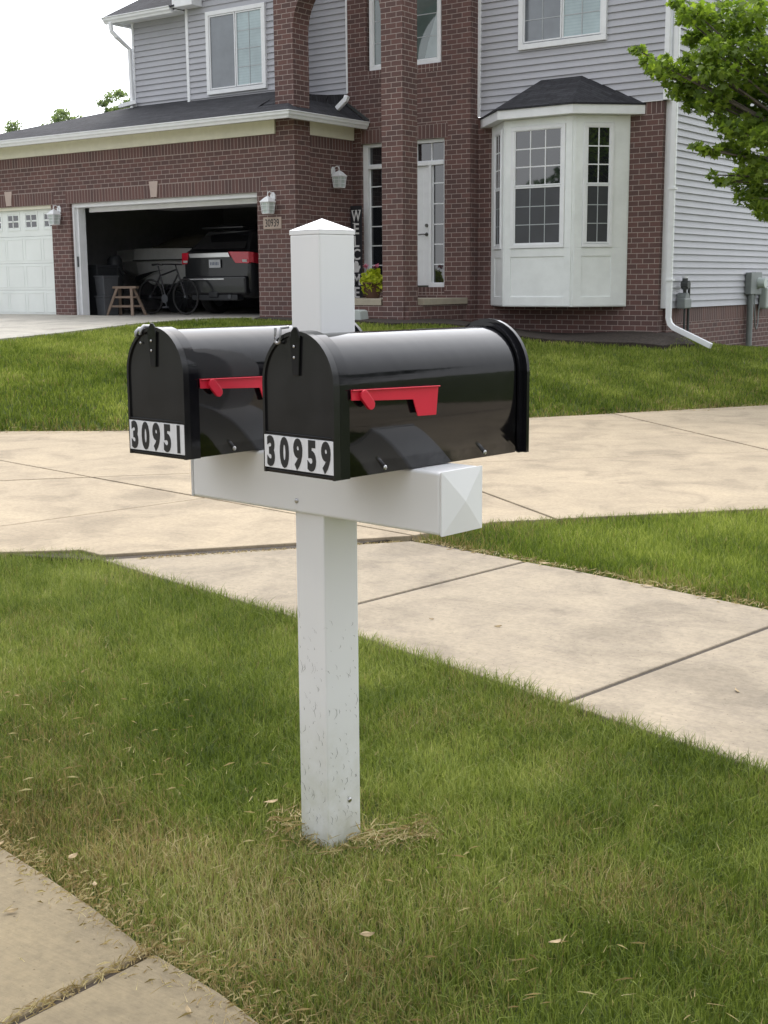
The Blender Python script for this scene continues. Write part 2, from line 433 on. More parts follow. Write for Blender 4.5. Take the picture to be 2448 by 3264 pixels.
# street edge (kerb line) and the edges of the walk, world metres
curb = [(3.0, .35), (1.0, 1.12), (-.6, 1.60), (-1.5, 1.86), (-1.9, 1.965), (-2.2, 2.01), (-2.45, 2.075), (-2.72, 2.13), (-3.0, 2.18), (-4.2, 2.50), (-5.6, 3.0), (-7.4, 3.8)]
street = curb + [(-9.5, 4.3), (-30, 2.5), (-30, -1.6), (6, -1.6), (6, -.6)]
drape('street', slabs(street, [((-2.16, 2.02), (-2.19, 1.6)), ((1.7, 1), (1.5, 0)), ((-5.7, 3.1), (-5.4, 2.0))], .009), .010, .14, M['street'], 0, 'brownish concrete gutter pan at the street edge')
drape('road', [[(-60, -1.62), (-60, -9), (40, -9), (40, -1.62)]], .0, .1, M['road'], 0, 'asphalt street behind the gutter')
drape('joint_bed', [[(-12, 4.7), (-11.6, 8.7), (-5.5, 15.7), (-2, 19), (2.6, 16), (-.9, 11.5), (-3.14, 8.9), (-4.46, 7.35), (-4.62, 6.62), (-5.3, 5.2), (-6.4, 4.8), (-7.5, 4.2)], [(-5.75, 5.03), (-4.4, 6.55), (0, 5.6), (3.5, 4.5), (3.5, 2.8), (1, 3.43), (-1.4, 4.07), (-3.55, 4.64), (-5.15, 4.96)], [(-3.4, 2.15), (-1.0, 1.66), (-1.2, .6), (-3.4, .8)]], .003, .05, M['asphalt'], 0, 'dirt in the joints under the slabs')
lowE = [(3.5, 2.75), (1.0, 3.38), (-1.4, 4.02), (-3.55, 4.58), (-5.15, 4.90), (-5.70, 5.03)]
upE = [(-4.52, 6.50), (-3.3, 6.33), (-2.1, 6.08), (0, 5.55), (3.5, 4.5)]
walk = lowE + upE
walk_s = slabs(walk, [((-3.87, 4.8), (-3.62, 6.5)), ((-2.25, 4.2), (-1.93, 6.1)), ((-.62, 3.7), (-.2, 5.8)), ((1.0, 3.2), (1.6, 5.3))], .011)
drape('sidewalk', walk_s, .011, .1, M['walk'], 0, 'stained concrete sidewalk slabs crossing to the right', .002)
U = (.66, .75)
def LN(n, a=-3, b=25):  # line along the driveway at across-position n
    return ((ND[0]*n + U[0]*a, ND[1]*n + U[1]*a), (ND[0]*n + U[0]*b, ND[1]*n + U[1]*b))
drive = [(-5.79, 5.09), (-4.60, 6.60), (-4.42, 7.30), (-3.1, 8.80), (-.9, 11.4), (3.0, 16.0), (-1.0, 21.0), (-5.56, 15.85), (-7.5, 13.3), (-10.5, 9.8), (-11.5, 8.87), (-13.2, 6.6), (-12.2, 4.6), (-9.0, 4.75), (-7.0, 4.0), (-6.45, 4.72), (-6.0, 5.12)]
def cut(ps, line, cond):
    out = []
    for p in ps:
        cx = sum(q[0] for q in p)/len(p); cy = sum(q[1] for q in p)/len(p)
        out += slabs(p, [line], .012) if cond(cx, cy, cx*ND[0]+cy*ND[1]) else [p]
    return out
jA = ((-9.78, 7.44), (-4.60, 6.62))
drv = slabs(drive, [LN(10.97)], .012); drv = cut(drv, jA, lambda x, y, n: True)
drv = cut(drv, ((-6.8, 14.07), (-4.2, 11.95)), lambda x, y, n: n > 10.97)
drv = cut(drv, ((-5.08, 8.3), (-4.17, 7.67)), lambda x, y, n: n < 10.97 and y > 7.2)
drv = cut(drv, ((-7.06, 5.34), (-6.72, 6.95)), lambda x, y, n: n < 10.97 and y < 6.6)
drv = cut(drv, ((-6.95, 5.24), (-6.2, 5.08)), lambda x, y, n: n < 10.97 and y < 6.6 and x < -6.7)
drape('driveway', drv, .019, .1, M['drive'], 0, 'wide warm toned concrete driveway', .002)
gd = [(-24.2, 17.38), (-15.22, 17.38), (-15.3, 17.2), (-15.9, 16.5), (-16.2, 15.2), (-15.95, 12.2), (-15.5, 9), (-15.2, 5), (-24.6, 5)]
drape('garage_driveway', slabs(gd, [((-24.3, 16.1), (-15, 16.1)), ((-24.3, 12.5), (-15, 12.5)), ((-24.3, 9), (-15, 9)), ((-20.3, 17), (-20.3, 5))], .007), .02, .12, M['gdrive'], .8, 'pale concrete driveway up to the garage')
mul = [(-15.2, 17.22), (-15.0, 16.85), (-13.6, 16.75), (-12.0, 16.7), (-11.4, 17.4), (-10.2, 18.0), (-9.0, 18.35), (-8.3, 18.7), (-8.1, 19.5), (-8.55, 19.7), (-8.9, 19.5), (-12.2, 19.4), (-12.3, 17.5), (-14.3, 17.4)]
drape('mulch_bed', [mul], .03, .1, M['mulch'], .35, 'dark bark mulch along the front of the house')

# ---------------------------------------------------------------- grass
def inpoly(x, y, poly):
    c = np.zeros(len(x), bool); n = len(poly)
    for i in range(n):
        x0, y0 = poly[i]; x1, y1 = poly[(i+1) % n]
        if y0 == y1: continue
        c ^= ((y0 > y) != (y1 > y)) & (x < (x1-x0)*(y-y0)/(y1-y0)+x0)
    return c
def segdist(x, y, line):
    d = np.full(len(x), 1e9)
    for (x0, y0), (x1, y1) in zip(line[:-1], line[1:]):
        dx, dy = x1-x0, y1-y0; t = np.clip(((x-x0)*dx+(y-y0)*dy)/(dx*dx+dy*dy), 0, 1)
        d = np.minimum(d, np.hypot(x-x0-t*dx, y-y0-t*dy))
    return d
class VN:  # value noise in numpy
    def __init__(s, seed): s.t = np.random.default_rng(seed).random((256, 256))
    def __call__(s, x, y):
        xi = np.floor(x).astype(int); yi = np.floor(y).astype(int); fx = x-xi; fy = y-yi
        fx = fx*fx*(3-2*fx); fy = fy*fy*(3-2*fy); T = s.t
        a = T[xi % 256, yi % 256]; b = T[(xi+1) % 256, yi % 256]; c = T[xi % 256, (yi+1) % 256]; d = T[(xi+1) % 256, (yi+1) % 256]
        return (a*(1-fx)+b*fx)*(1-fy)+(c*(1-fx)+d*fx)*fy
    def fbm(s, x, y): return (s(x, y)*.5+s(2.1*x+5, 2.1*y)*.27+s(4.3*x, 4.3*y+9)*.15+s(9*x, 9*y)*.08)
vn = VN(3); vn2 = VN(9)
def blades(name, x, y, z, h, w, dry, lean=.45, label=None, kindstuff=True, mat='grass'):
    n = len(x); az = rng.random(n)*2*PI; la = rng.random(n)*2*PI
    ln = (rng.random(n)**1.2)*lean*h*1.4
    ux, uy = np.cos(az)*w/2, np.sin(az)*w/2
    lx, ly = np.cos(la)*ln, np.sin(la)*ln
    V = np.empty((n, 5, 3), np.float32)
    V[:, 0] = np.stack([x-ux, y-uy, z], 1); V[:, 1] = np.stack([x+ux, y+uy, z], 1)
    mx, my, mz = x+lx*.35, y+ly*.35, z+h*.6
    V[:, 2] = np.stack([mx+ux*.8, my+uy*.8, mz], 1); V[:, 3] = np.stack([mx-ux*.8, my-uy*.8, mz], 1)
    V[:, 4] = np.stack([x+lx, y+ly, z+h*(1-.25*rng.random(n))], 1)
    me = bpy.data.meshes.new(name); me.vertices.add(n*5); me.vertices.foreach_set('co', V.ravel())
    b = (np.arange(n)*5)[:, None]
    idx = np.concatenate([b+np.array([0, 1, 2, 3]), b+np.array([3, 2, 4])], 1).ravel()
    me.loops.add(n*7); me.loops.foreach_set('vertex_index', idx.astype(np.int32))
    me.polygons.add(n*2)
    st = (np.arange(n)*7)[:, None]+np.array([0, 4]); me.polygons.foreach_set('loop_start', st.ravel().astype(np.int32))
    me.update(calc_edges=True)
    a = me.attributes.new('rnd', 'FLOAT', 'POINT'); a.data.foreach_set('value', np.repeat(np.clip(.62*rng.random(n)+.9*(vn.fbm(x*.9+31, y*.9+7)-.28)+.45*(vn2.fbm(x*6, y*6)-.5)+(.07*np.sin((x*.25+y*.97)*5.5) if mat != 'grass' else 0), 0, 1), 5).astype(np.float32))
    a = me.attributes.new('dry', 'FLOAT', 'POINT'); a.data.foreach_set('value', np.repeat(dry, 5).astype(np.float32))
    me.materials.append(M[mat])
    o = bpy.data.objects.new(name, me); COL.objects.link(o)
    if kindstuff: tag(o, label, 'grass', kind='stuff')
    return o
def scatter(poly, dens):
    xs = [p[0] for p in poly]; ys = [p[1] for p in poly]; A = (max(xs)-min(xs))*(max(ys)-min(ys)); n = int(A*dens)
    x = rng.uniform(min(xs), max(xs), n); y = rng.uniform(min(ys), max(ys), n); k = inpoly(x, y, poly); return x[k], y[k]
FWD = (-.588, .809); RGT = (.809, .588)
def infr(x, y, m=.27, a=.50):  # within the neighbourhood of what the photo could see
    zf = x*FWD[0]+y*FWD[1]; xr = x*RGT[0]+y*RGT[1]; return (zf > .8) & (np.abs(xr) < zf*a+.6)
POST = (-2.28, 2.85)
# front lawn
G1 = [(2.6, .55), (1.0, 1.14), (-.6, 1.62), (-1.5, 1.88), (-1.9, 1.985), (-2.2, 2.03), (-2.45, 2.095), (-2.72, 2.15), (-3.0, 2.2), (-4.2, 2.52), (-5.6, 3.02), (-6.9, 3.62), (-7.0, 4.02), (-6.47, 4.74), (-6.02, 5.15), (-5.74, 5.08), (-5.15, 4.925), (-3.55, 4.605), (-1.4, 4.045), (1.0, 3.405), (2.6, 3.0)]
x, y = scatter(G1, 19000)
k = infr(x, y); x, y = x[k], y[k]
zf = x*FWD[0]+y*FWD[1]
keep = rng.random(len(x)) < np.clip(4.2/zf, .35, 1)**1.3; x, y, zf = x[keep], y[keep], zf[keep]
dc = segdist(x, y, curb); dp = np.hypot(x-POST[0], y-POST[1])
nz = vn.fbm(x*1.3+3, y*1.3+8); nz2 = vn2.fbm(x*4, y*4)
patch = np.exp(-(((x+2.55)/.42)**2+((y-2.45)/.22)**2)) + .9*np.exp(-(((x+1.75)/.55)**2+((y-2.25)/.38)**2)) + .5*np.exp(-(((x+3.3)/.5)**2+((y-2.75)/.25)**2)) + .5*np.exp(-(((x+1.35)/.3)**2+((y-2.9)/.2)**2))
prob = np.clip(.05 + .55*np.exp(-dc/.2) + .72*patch + 1.0*np.exp(-(dp/.20)**2) + 1.3*(nz-.52) + .5*(nz2-.5), .03, .93)
dry = (rng.random(len(x)) < prob*.85)*rng.uniform(.4, .95, len(x)) + .10*prob
hh = rng.uniform(.024, .060, len(x))*(.65+.8*vn2.fbm(x*2.5, y*2.5+4)) * np.clip(.45+dc/.25, .45, 1)
hh *= np.where(dry > .6, .85, 1); hh *= np.clip(dp/.24, .36, 1)
edge = segdist(x, y, lowE); hh *= np.where(edge < .12, 1.25, 1)
blades('grass', x, y, np.full(len(x), -.030), hh+.02*np.clip(dp/.3, 0, 1), rng.uniform(.0018, .0038, len(x)), np.clip(dry, 0, 1), .75, 'mown lawn around the mailbox post, green with brown dry patches')
# island lawn
G2 = [(-4.56, 6.58), (-4.43, 7.31), (-3.12, 8.84), (-.9, 11.35), (1.5, 14), (4.5, 13), (4.5, 4.4), (0, 5.63), (-2.1, 6.16), (-3.3, 6.42)]
x, y = scatter(G2, 6500); k = infr(x, y); x, y = x[k], y[k]
zf = x*FWD[0]+y*FWD[1]; keep = rng.random(len(x)) < np.clip(7.5/zf, .2, 1)**1.5; x, y = x[keep], y[keep]
de = segdist(x, y, upE); nz = vn.fbm(x*1.1, y*1.1+20)
prob = np.clip(.05+.75*np.exp(-de/.13)+1.3*(nz-.55), .02, .9); dry = (rng.random(len(x)) < prob)*rng.uniform(.4, 1, len(x))
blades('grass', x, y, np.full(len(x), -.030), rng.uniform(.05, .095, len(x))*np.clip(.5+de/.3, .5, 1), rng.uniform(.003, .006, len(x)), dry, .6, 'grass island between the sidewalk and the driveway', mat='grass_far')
# far lawn
G3 = [(-13.2, 6.7), (-11.45, 8.95), (-10.5, 9.87), (-7.5, 13.37), (-5.5, 15.95), (-2.5, 19.3), (-2.5, 30), (-8.4, 30), (-8.35, 19.5), (-8.2, 18.6), (-9.0, 18.25), (-10.2, 17.9), (-11.4, 17.3), (-12.0, 16.6), (-13.6, 16.65), (-15.0, 16.75), (-15.25, 17.1), (-15.8, 16.5), (-16.1, 15.2), (-15.85, 12.2), (-15.4, 9), (-15.1, 6)]
x, y = scatter(G3, 3600); k = infr(x, y, a=.44); x, y = x[k], y[k]
zf = x*FWD[0]+y*FWD[1]; keep = rng.random(len(x)) < np.clip(11/zf, .3, 1)**1.5; x, y = x[keep], y[keep]
fe = [(-13.2, 6.6), (-11.5, 8.87), (-10.5, 9.8), (-7.5, 13.3), (-5.56, 15.85)]
de = segdist(x, y, fe); nz = vn.fbm(x*.6, y*.6+2)
prob = np.clip(.04+.6*np.exp(-de/.14)+.9*(nz-.55), .02, .9); dry = (rng.random(len(x)) < prob)*rng.uniform(.3, 1, len(x))
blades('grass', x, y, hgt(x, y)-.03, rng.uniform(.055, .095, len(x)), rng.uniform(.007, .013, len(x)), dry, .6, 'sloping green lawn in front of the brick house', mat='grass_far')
# loose dry clippings lying on edges
def litter(name, line, spread, n, ln, w, zoff, label, side=0, mat='grass'):
    pts = np.array(line); seg = np.hypot(*np.diff(pts, axis=0).T); cum = np.r_[0, np.cumsum(seg)]
    s = rng.random(n)*cum[-1]; i = np.clip(np.searchsorted(cum, s)-1, 0, len(seg)-1); t = (s-cum[i])/seg[i]
    p = pts[i]+(pts[i+1]-pts[i])*t[:, None]; d = (pts[i+1]-pts[i])/seg[i][:, None]; nn = np.stack([-d[:, 1], d[:, 0]], 1)
    p = p+nn*(rng.normal(0, spread, n)+side)[:, None]
    a = rng.random(n)*PI; l = rng.uniform(.4, 1, n)*ln; dx, dy = np.cos(a)*l/2, np.sin(a)*l/2; wx, wy = -np.sin(a)*w/2, np.cos(a)*w/2
    z = hgt(p[:, 0], p[:, 1])+zoff+rng.random(n)*.012; t1 = rng.normal(0, .008, n)
    V = np.stack([np.stack([p[:, 0]-dx-wx, p[:, 1]-dy-wy, z], 1), np.stack([p[:, 0]-dx+wx, p[:, 1]-dy+wy, z], 1), np.stack([p[:, 0]+wx*.3, p[:, 1]+wy*.3, z+.006], 1),
                  np.stack([p[:, 0]+dx, p[:, 1]+dy, z+np.abs(t1)], 1)], 1).astype(np.float32)
    me = bpy.data.meshes.new(name); me.from_pydata(V.reshape(-1, 3).tolist(), [], [(4*q, 4*q+1, 4*q+2) for q in range(n)]+[(4*q, 4*q+2, 4*q+3) for q in range(n)])
    at = me.attributes.new('rnd', 'FLOAT', 'POINT'); at.data.foreach_set('value', np.repeat(rng.random(n), 4).astype(np.float32))
    at = me.attributes.new('dry', 'FLOAT', 'POINT'); at.data.foreach_set('value', np.repeat(rng.uniform(.75, 1, n), 4).astype(np.float32))
    me.materials.append(M[mat]); o = bpy.data.objects.new(name, me); COL.objects.link(o); tag(o, label, 'grass clippings', kind='stuff'); return o
litter('dry_clippings', curb[2:11], .05, 3800, .034, .0021, .006, 'dry clippings along the street edge of the front lawn', -.02)
litter('dry_clippings', [(-2.17, 2.02), (-2.19, 1.75), (-2.24, 1.2)], .010, 420, .04, .0025, .004, 'dry clippings caught in the gutter joint')
litter('dry_clippings', upE, .035, 1500, .06, .004, .008, 'dry clippings along the near edge of the grass island', .03)
litter('dry_clippings', fe, .05, 1500, .07, .006, .01, 'dry clippings along the foot of the far lawn')
litter('dry_clippings', [(-2.10, 2.99), (-2.00, 3.00), (-2.08, 2.88), (-2.16, 2.80)], .05, 240, .07, .003, .0, 'pale dead straw at the right of the post base')
litter('dry_clippings', [(-2.46, 2.88), (-2.40, 2.76), (-2.25, 2.70), (-2.14, 2.72)], .04, 130, .06, .003, .0, 'dead straw in front and at the left of the post base')
litter('dry_clippings', [(-5.55, 5.15), (-4.55, 6.45)], .009, 500, .03, .004, .004, 'grit in the gap between sidewalk and driveway')
litter('dry_clippings', [(-4.6, 2.9), (-2.9, 2.75), (-1.2, 2.3), (.3, 1.9)], .35, 600, .05, .0018, .03, 'cut straw lying loose on the front lawn')

# dry fallen leaves
def leaf_obj(loc, s, rz, label):
    b = MB(); n = 9; s = s*.8; L_, W_ = s, s*.26
    out = []
    for i in range(n+1):
        t = i/n; out.append((-L_/2+L_*t, -W_*math.sin(PI*t)**.8/1.4, .35*W_*math.cos(t*5)*.5))
    for i in range(n-1, 0, -1):
        t = i/n; out.append((-L_/2+L_*t, W_*math.sin(PI*t)**.8/1.4, .5*W_*math.sin(t*4)*.5))
    ctr = [(-L_/2+L_*i/n, 0, .004) for i in range(n+1)]
    b.smooth = True
    for i in range(n):
        lo = out[i], out[i+1]
        b.quad(ctr[i], lo[0], lo[1], ctr[i+1])
        up = [ctr[0]]+[out[2*n-1-j] for j in range(n-1)]+[ctr[n]]
        u0 = out[0] if i == 0 else out[2*n-i]; u1 = out[n] if i == n-1 else out[2*n-i-1]
        b.quad(ctr[i+1], u1, u0, ctr[i])
    o = b.build('fallen_leaf', M['deadleaf']); o.location = loc; o.rotation_euler = (random.uniform(-.3, .3), random.uniform(-.3, .3), rz)
    tag(o, label, 'leaf', 'dry fallen leaves'); return o
for loc, s, rz, lab in [((-2.60, 1.93, .018), .045, .9, 'small dry leaf alone on the gutter concrete at lower left'),
        ((-1.90, 1.86, .018), .04, 2.6, 'small dry leaf on the gutter concrete at the bottom edge of the lawn'),
        ((-2.95, 2.16, .022), .045, 1.3, 'upright dry leaf where lawn meets gutter at far left'),
        ((-2.70, 2.22, .03), .05, 1.7, 'brown leaf on the dry grass edge above the gutter'),
        ((-2.52, 2.14, .03), .04, 2.4, 'tan leaf in the dead grass near the gutter joint'),
        ((-3.50, 6.36, .02), .08, .2, 'curled leaf at the island edge beside the first sidewalk joint'),
        ((-3.25, 6.30, .02), .08, 2.9, 'pale leaf on the sidewalk below the grass island'),
        ((-2.78, 6.18, .02), .07, .4, 'dry leaf at the island edge further right'),
        ((-2.45, 6.12, .02), .06, 2.6, 'small leaf at the island edge near the right border'),
        ((-1.75, 4.75, .014), .05, 2.3, 'pale curled leaf on the nearest sidewalk slab at right'),
        ((-3.02, 5.05, .014), .05, .1, 'dark leaf in the middle of the stained sidewalk slab'),
        ((-3.35, 4.98, .014), .03, .7, 'tiny pale leaf on the sidewalk near the post'),
        ((-2.50, 2.83, .03), .06, 1.1, 'bleached leaf in the straw left of the post base'),
        ((-1.36, 2.55, .045), .05, 1.2, 'tan leaf standing in the lawn right of the post'),
        ((-1.75, 2.32, .045), .05, .9, 'tan leaf standing in the brown patch below the post')]:
    leaf_obj(loc, s, rz, lab)

# ---------------------------------------------------------------- mailbox post
yawP = -R(11.3); bx = Vector((math.cos(yawP), math.sin(yawP), 0)); by = Vector((-math.sin(yawP), math.cos(yawP), 0))
pc = Vector((-2.23, 2.775, 0)) - bx*.0635 + by*.0635
post = empty('mailbox_post', (pc.x, pc.y, 0), yawP, 'white vinyl mailbox post with pyramid cap and crossarm', 'mailbox post')
sleeve = MB(); sleeve.box(-.0635, .0635, -.0635, .0635, -.12, 1.732)
b = MB(); w = .0645
b.box(-w, w, -w, w, 1.7315, 1.742); b.prism([(-w, -w, 1.7425), (w, -w, 1.7425), (w, w, 1.7425), (-w, w, 1.7425)], (0, 0, .001))
b.v.append((0, 0, 1.776)); n0 = len(b.v)-1
base = len(b.v); b.add([(-w, -w, 1.7435), (w, -w, 1.7435), (w, w, 1.7435), (-w, w, 1.7435)], []); 
for i in range(4): b.f.append((base+i, base+(i+1) % 4, n0)); b.m.append(0); b.sm.append(False)
b.build('post_cap', M['vinyl'], post, .003)
# crossarm, slightly turned against the post
d = R(11.3-6.49); arm_z0, arm_z1 = .958, 1.123
arm_c = Vector((math.cos(R(-6.49)), math.sin(R(-6.49)), 0)); arm_y = Vector((math.sin(R(6.49)), math.cos(R(6.49)), 0))
A0 = Vector((-2.23, 2.775, 0)) + arm_c*(-.062) + arm_y*.0725
def to_post(v):  # world -> post local
    v = v - Vector((pc.x, pc.y, 0)); c, s = math.cos(-yawP), math.sin(-yawP); return Vector((v.x*c - v.y*s, v.x*s + v.y*c, v.z))
al = to_post(A0)
b = MB(); b.box(-.495, .495, -.0825, .0825, arm_z0, arm_z1)
arm = b.build('crossarm', M['vinyl'], post, .009, loc=(al.x, al.y, 0), rz=d, seg=4)
for s in (-1, 1):
    b = MB(); e = .0835; zc = (arm_z0+arm_z1)/2; x0 = s*.4955
    if True:
        b.box(min(x0, x0+s*.006), max(x0, x0+s*.006), -e, e, zc-e, zc+e)
        q = [(x0+s*.0061, -e, zc-e), (x0+s*.0061, e, zc-e), (x0+s*.0061, e, zc+e), (x0+s*.0061, -e, zc+e)]
        base = len(b.v); b.add(q+[(x0+s*.018, 0, zc)], [(0, 1, 4), (1, 2, 4), (2, 3, 4), (3, 0, 4)])
    b.build('end_cap', M['vinyl'], arm, .004, seg=3)
def screw(parent, loc, nrm, r=.007, h=.004, name='screw'):
    b = MB(); b.smooth = False; loc = Vector(loc); nrm = Vector(nrm).normalized()
    u = nrm.orthogonal().normalized(); w = nrm.cross(u); n = 14; rings = []
    for rr, hh in ((1, 0), (1, .3), (.85, .7), (.5, 1)):
        rings.append([loc + nrm*hh*h + (u*math.cos(2*PI*j/n)+w*math.sin(2*PI*j/n))*r*rr for j in range(n)])
    vs = [v for q in rings for v in q]; fs = [(i*n+j, i*n+(j+1) % n, (i+1)*n+(j+1) % n, (i+1)*n+j) for i in range(3) for j in range(n)]
    fs.append(tuple(3*n+j for j in range(n))); b.smooth = True; b.add(vs, fs)
    return b.build(name, M['steel'], parent)
screw(arm, (-.035, -.0825, arm_z0+.035), (0, -1, 0), .0075)
screw(post, (.0635, .020, .095), (1, 0, 0), .0075)
b = sleeve; b.mi = 1
for i in range(170):
    face = random.random() < .52; z = .03+.62*random.random()**1.35; L_ = random.choice((.004, .007, .012, .02, .032))*random.uniform(.6, 1.1)
    a = random.gauss(PI/2, .5); ww = random.uniform(.0006, .0016); uu = random.uniform(-.056, .05)
    p0 = (uu, z); p1 = (uu+math.cos(a)*L_*.5, z+math.sin(a)*L_*.5); p2 = (uu+math.cos(a+.4)*L_, z+math.sin(a+.4)*L_)
    def P3(p, o): return (p[0]+o, -.0641, p[1]) if face else (.0641, p[0]+o, p[1])
    b.quad(P3(p0, 0), P3(p0, ww*.6), P3(p1, ww), P3(p1, 0)); b.quad(P3(p1, 0), P3(p1, ww), P3(p2, ww*.3), P3(p2, 0))
b.build('post_sleeve', [M['vinyl'], M['scuff']], post, .005, seg=3)

# ---------------------------------------------------------------- mailboxes
def arch(w, spring, top, n=22, g=0.0):
    """closed outline (x,z) of an arch-topped section, bottom at z=g"""
    r = w/2; pts = [(-r, g), (-r, spring)]
    for i in range(1, n): a = PI - PI*i/n; pts.append((r*math.cos(a), spring+(top-spring)*math.sin(a)))
    pts += [(r, spring), (r, g)]; return pts
def extr(b, pts, y0, y1, caps=(True, True)):
    n = len(pts); vs = [(x, y0, z) for x, z in pts]+[(x, y1, z) for x, z in pts]
    b.smooth = True; b.add(vs, [(i, (i+1) % n, n+(i+1) % n, n+i) for i in range(n)]); b.smooth = False
    if caps[0]: b.add([(x, y0, z) for x, z in pts], [tuple(range(n))])
    if caps[1]: b.add([(x, y1, z) for x, z in pts], [tuple(range(n))[::-1]])
def ring(b, o, i, y0, y1):
    """band between two outlines of equal count, open bottom kept closed"""
    n = len(o)
    for a, c, y in ((o, i, y0), (i, o, y1)):
        b.add([(p[0], y, p[1]) for p in a]+[(p[0], y, p[1]) for p in c], [(k, k+1, n+k+1, n+k) for k in range(n-1)])
    b.smooth = True
    b.add([(p[0], y0, p[1]) for p in o]+[(p[0], y1, p[1]) for p in o], [(k, k+1, n+k+1, n+k) for k in range(n-1)])
    b.add([(p[0], y0, p[1]) for p in i]+[(p[0], y1, p[1]) for p in i], [(k, k+1, n+k+1, n+k) for k in range(n-1)]); b.smooth = False
def mailbox(cr, yaw, w, num, label, latch_kind):
    y = -R(yaw); X = Vector((math.cos(y), math.sin(y), 0)); Yv = Vector((-math.sin(y), math.cos(y), 0))
    o = Vector((cr[0], cr[1], 1.125)) - X*w/2
    mb = empty('mailbox', o, y, label, 'mailbox', 'black mailboxes on the post')
    LG = .742; r = w/2; sp, tp = .229, .360
    b = MB(); extr(b, arch(w-.012, sp, tp-.008, g=.001), .022, LG-.03, (True, True))
    body = b.build('body', M['black'], mb)
    b = MB(); ring(b, arch(w+.006, sp, tp+.003), arch(w-.010, sp, tp-.006, g=.001), LG-.026, LG-.009)
    extr(b, arch(w+.034, sp-.004, tp+.013), LG-.0088, LG+.003, (True, True))
    b.build('rear_rim', M['black'], mb, .002)
    b = MB()
    ring(b, arch(w, sp, tp), arch(w-.011, sp, tp-.007, g=.001), .0205, .052)
    b.build('front_collar', M['black'], mb)
    b = MB(); extr(b, arch(w-.004, sp, tp-.002), .004, .020)
    ring(b, arch(w, sp, tp), arch(w-.016, sp, tp-.010, g=.0), -.001, .0198)
    door = b.build('door', M['black_door'], mb, .0015)
    # embossed ridges above and below the number strip, central vertical crease
    b = MB(); b.box(-r+.010, r-.008, -.0015, .0035, .100, .1045); b.box(-r+.010, r-.008, -.0015, .0035, .005, .0085)
    b.build('ridge', M['black'], door, .001)
    # pull tab at the top, front
    b = MB(); tpts = [(-.024, .345), (-.016, .361), (-.006, .370), (.006, .370), (.014, .362), (.022, .345), (.014, .25), (-.012, .25)]
    b.prism([((x-.004)*.8, -.0025, z) for x, z in tpts], (0, .005, 0)); b.build('pull_tab', M['black'], door, .0015)
    for z in (.322, .295): screw(door, (-.005, -.004, z), (0, -1, 0), .0035, .002, 'rivet')
    # latch on the roof left of the tab
    if latch_kind == 0:
        b = MB(); pts = [(-.063+math.cos(a)*.0095, -.006, .338+math.sin(a)*.0095) for a in np.linspace(PI, 2*PI, 9)]
        pts = [(-.0725, -.004, .366), (-.0725, -.006, .350)]+pts+[(-.0535, -.006, .350), (-.0535, -.004, .366), (-.05, .02, .3685)]
        b.tube(pts, .0038, 8)
        b.build('latch', M['clip'], mb)
    else:
        b = MB()
        for xx in (-.066, -.046):
            b.tube([(xx, .03, .352+(.007 if xx > -.05 else 0)), (xx, .004, .3535+(.007 if xx > -.05 else 0)), (xx-.001, -.006, .345+(.005 if xx > -.05 else 0)), (xx-.002, -.006, .333+(.005 if xx > -.05 else 0))], .0055, 8)
        b.build('latch', M['clip'], mb)
        screw(door, (-.055, -.001, .315), (0, -1, 0), .0035, .002, 'rivet')
    # screws along the skirt
    for yy in (.182, .578): screw(mb, (r-.006, yy, .014), (1, 0, 0), .0066, .0032)
    # flag
    b = MB(); x = r+.004
    out = [(.052, .219), (.371, .211), (.362, .135), (.291, .137), (.274, .181), (.130, .188), (.053, .193)]
    b.prism([(x, yy, zz) for yy, zz in out], (.0035, 0, 0)); b.box(x-.001, x+.010, .052, .371, .2105, .2135) if False else None
    lip = [(.052, .219), (.371, .211), (.371, .2085), (.052, .2165)]
    b.prism([(x+.0036, yy, zz) for yy, zz in lip], (.007, 0, 0))
    fl = b.build('flag', M['red'], mb, .001)
    b = MB(); a = math.atan2(.205-.180, .092-.112)
    pv = []
    for cx, cz, a0 in ((.090, .204, a-PI/2), (.112, .180, a+PI/2)):
        for k in range(7):
            t = a0+PI*k/6; pv.append((x+.0038, cx+math.cos(t)*.0135, cz+math.sin(t)*.0135))
    b.prism(pv, (.009, 0, 0)); b.build('pivot', M['red'], fl, .0015)
    # number strip with five die-cut tiles
    ws = w-.008; ym = -.0022
    b = MB(); 
    for k in range(5):
        xa = -r+.005+ws*k/5; b.box(xa+.0003, xa+ws/5-.0003, ym, .0035, .0135, .0965)
    st = b.build('number_plate', M['sticker'], mb)
    for k, ch in enumerate(num):
        xa = -r+.005+ws*(k+.5)/5
        text('numeral', ch, .0985, M['ink'], st, (xa, ym-.0006, .0220), (PI/2, 0, 0), .64, .0051, .0004)
    return mb
mailbox((-1.927, 2.445), 8.0, .262, '30959', 'glossy black arched mailbox numbered 30959, nearer of the two', 0)
mailbox((-2.505, 2.521), 5.5, .248, '30951', 'glossy black arched mailbox numbered 30951, farther and partly hidden', 1)

# ---------------------------------------------------------------- house
house = empty('house', (-14, 18.5, 0), 0, 'two storey brick and grey siding house with open garage and white bay window', 'house')
HL = Vector((14, -18.5, 0))
def hb(b, name, mat, bevel=0, parent=None):
    """house part authored in world coordinates"""
    p = parent or house
    o = b.build(name, mat, p, bevel)
    if parent is None: o.location = HL
    return o
ZB = .3
